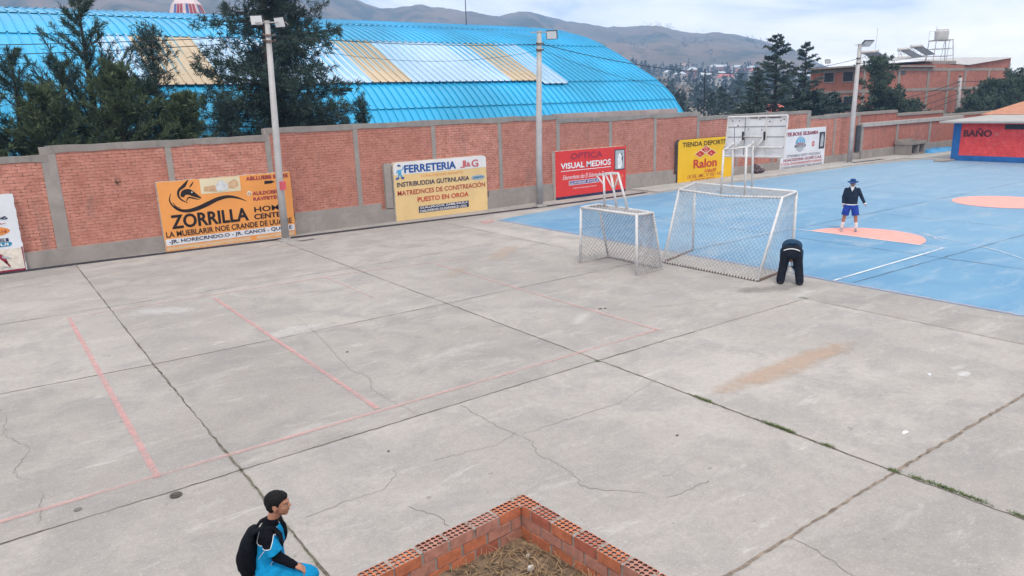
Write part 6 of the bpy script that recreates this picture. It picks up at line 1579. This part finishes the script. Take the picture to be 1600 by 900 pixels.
def polar(a, r, dz=0): return Vector((r * math.cos(rad(a)), r * math.sin(rad(a)), (hill_h(a, r) if r > R0 else -.05) + dz))
m_fw = simple("far_wall_plaster", (.46, .42, .39), .9, .1, .1); m_fb = simple("far_brick", (.36, .19, .14), .9, .1, .1); m_fr = simple("far_red_roof", (.48, .13, .09), .85, .1, .1); m_fg = simple("far_tin_roof", (.50, .52, .55), .6, .1, .1); m_ft = simple("far_tile_roof", (.45, .25, .17), .85, .1, .1)
def house(a, r, w, d, h, mw, mr, label, group, dz=0):
    p = polar(a, r, dz); t = thing("far_house", label, "house", tuple(p), group)
    u = Vector((-math.sin(rad(a)), math.cos(rad(a)), 0)); v = Vector((math.cos(rad(a)), math.sin(rad(a)), 0)); z = Vector((0, 0, 1))
    mb = MB(); mb.obox(p + z * (h / 2 - 1), u * w / 2, v * d / 2, z * (h / 2 + 1)); mb.build("wall", mw, t)
    mb = MB(); e = .3; q = [p + u * s1 * (w / 2 + e) + v * s2 * (d / 2 + e) + z * h for s1, s2 in ((-1, -1), (1, -1), (1, 1), (-1, 1))]; rg = [p + u * s1 * (w / 2 - d * .3) + z * (h + d * .22) for s1 in (-1, 1)]
    mb.add(q + rg, [(0, 1, 5, 4), (1, 2, 5), (2, 3, 4, 5), (3, 0, 4), (0, 3, 2, 1)]); mb.build("roof", mr, t)
    mb = MB()
    for i in range(3): c = p - v * (d / 2 + .02) + u * (w * (i - 1) * .28) + z * h * .55; mb.obox(c, u * w * .06, v * .03, z * h * .16)
    wn_ = mb if False else None
    for i in range(3):
        mb = MB(); c = p - v * (d / 2 + .02) + u * (w * (i - 1) * .28) + z * h * .55; mb.obox(c, u * w * .06, v * .03, z * h * .16); mb.build("window", m_glass_dk, t)
house(34.55, 118, 4.6, 5, 2.0, m_fw, m_fr, "house with a bright red hip roof seen through the left fir", None, 0)
house(36.0, 112, 4.0, 5, 2.3, simple("far_white_wall", (.72, .72, .73)), m_fg, "small white walled house left of the red roofed one", None, 0)
house(37.9, 96, 6.2, 6, 0.75, m_fw, m_ft, "low pale orange tiled roof peeping over the wall left of the backboard", None, 0)
rr = random.Random(31)
for i, (a, r) in enumerate(((37.6, 640), (38.3, 700), (36.9, 720), (39.4, 560), (40.3, 600), (38.8, 800), (37.2, 820), (36.2, 760), (41.2, 520), (39.8, 700), (40.8, 830), (35.9, 620), (38.0, 560), (33.0, 640), (32.3, 560), (41.9, 620))):
    house(a, r, rr.uniform(8, 13), rr.uniform(7, 10), rr.uniform(4, 6.5), rr.choice([m_fw, m_fb, m_fw]), rr.choice([m_fg, m_ft, m_fr]), "small hazy house scattered on the wooded slope beyond the gymnasium's end", "far houses on the hazy slope", 1)
house(38.35, 780, 18, 10, 8, m_fb, m_fg, "large reddish building higher up on the hazy slope", None, 1)
m_farw = leaf("far_wood_leaves", (.018, .030, .026), (.034, .048, .036))
mb = MB(); rr = random.Random(17)
def far_tree(p, h, w, n):
    for _ in range(n):
        k = rr.random() ** .8; q = p + Vector((rr.gauss(0, .33), rr.gauss(0, .33), 0)) * w * (1.05 - k) + Vector((0, 0, h * (.08 + .92 * k)))
        blade(mb, q, rv(rr) + Vector((0, 0, .5)), h * .17, h * .09, rr)
for _ in range(620):
    a = rr.uniform(28, 45); r = 130 + 700 * rr.random() ** 1.3
    if noise.noise(Vector((a * .8, r / 120, 3))) < -.25: continue
    far_tree(polar(a, r, -.5), rr.uniform(6, 12) * (.55 if r < 260 else 1), rr.uniform(4, 7) * (.7 if r < 260 else 1), 60 if r < 300 else 34)
for _ in range(420):
    a = rr.uniform(28, 46); r = rr.uniform(800, 1500)
    if noise.noise(Vector((a * .6, r / 240, 9))) < .05: continue
    far_tree(polar(a, r, -1), rr.uniform(5, 9), rr.uniform(6, 12), 16)
tag(mb.build("far_wood", m_farw), "hazy blue wooded slope of eucalyptus beyond the gymnasium's right end", "wood", kind="stuff")
mb = MB(); mb.box(-1900, 1900, -1900, 1900, -1.5, 330)
M = bpy.data.materials.new("valley_haze"); M.use_nodes = True; nt = M.node_tree; nt.nodes.clear()
o_ = nt.nodes.new('ShaderNodeOutputMaterial'); pv = nt.nodes.new('ShaderNodeVolumePrincipled')
pv.inputs['Color'].default_value = (.38, .63, 1.0, 1); pv.inputs['Density'].default_value = 0.00055; pv.inputs['Anisotropy'].default_value = 0.1
nt.links.new(pv.outputs['Volume'], o_.inputs['Volume'])
hz = mb.build("haze", M); tag(hz, "pale bluish haze filling the valley air", "haze", kind="stuff")
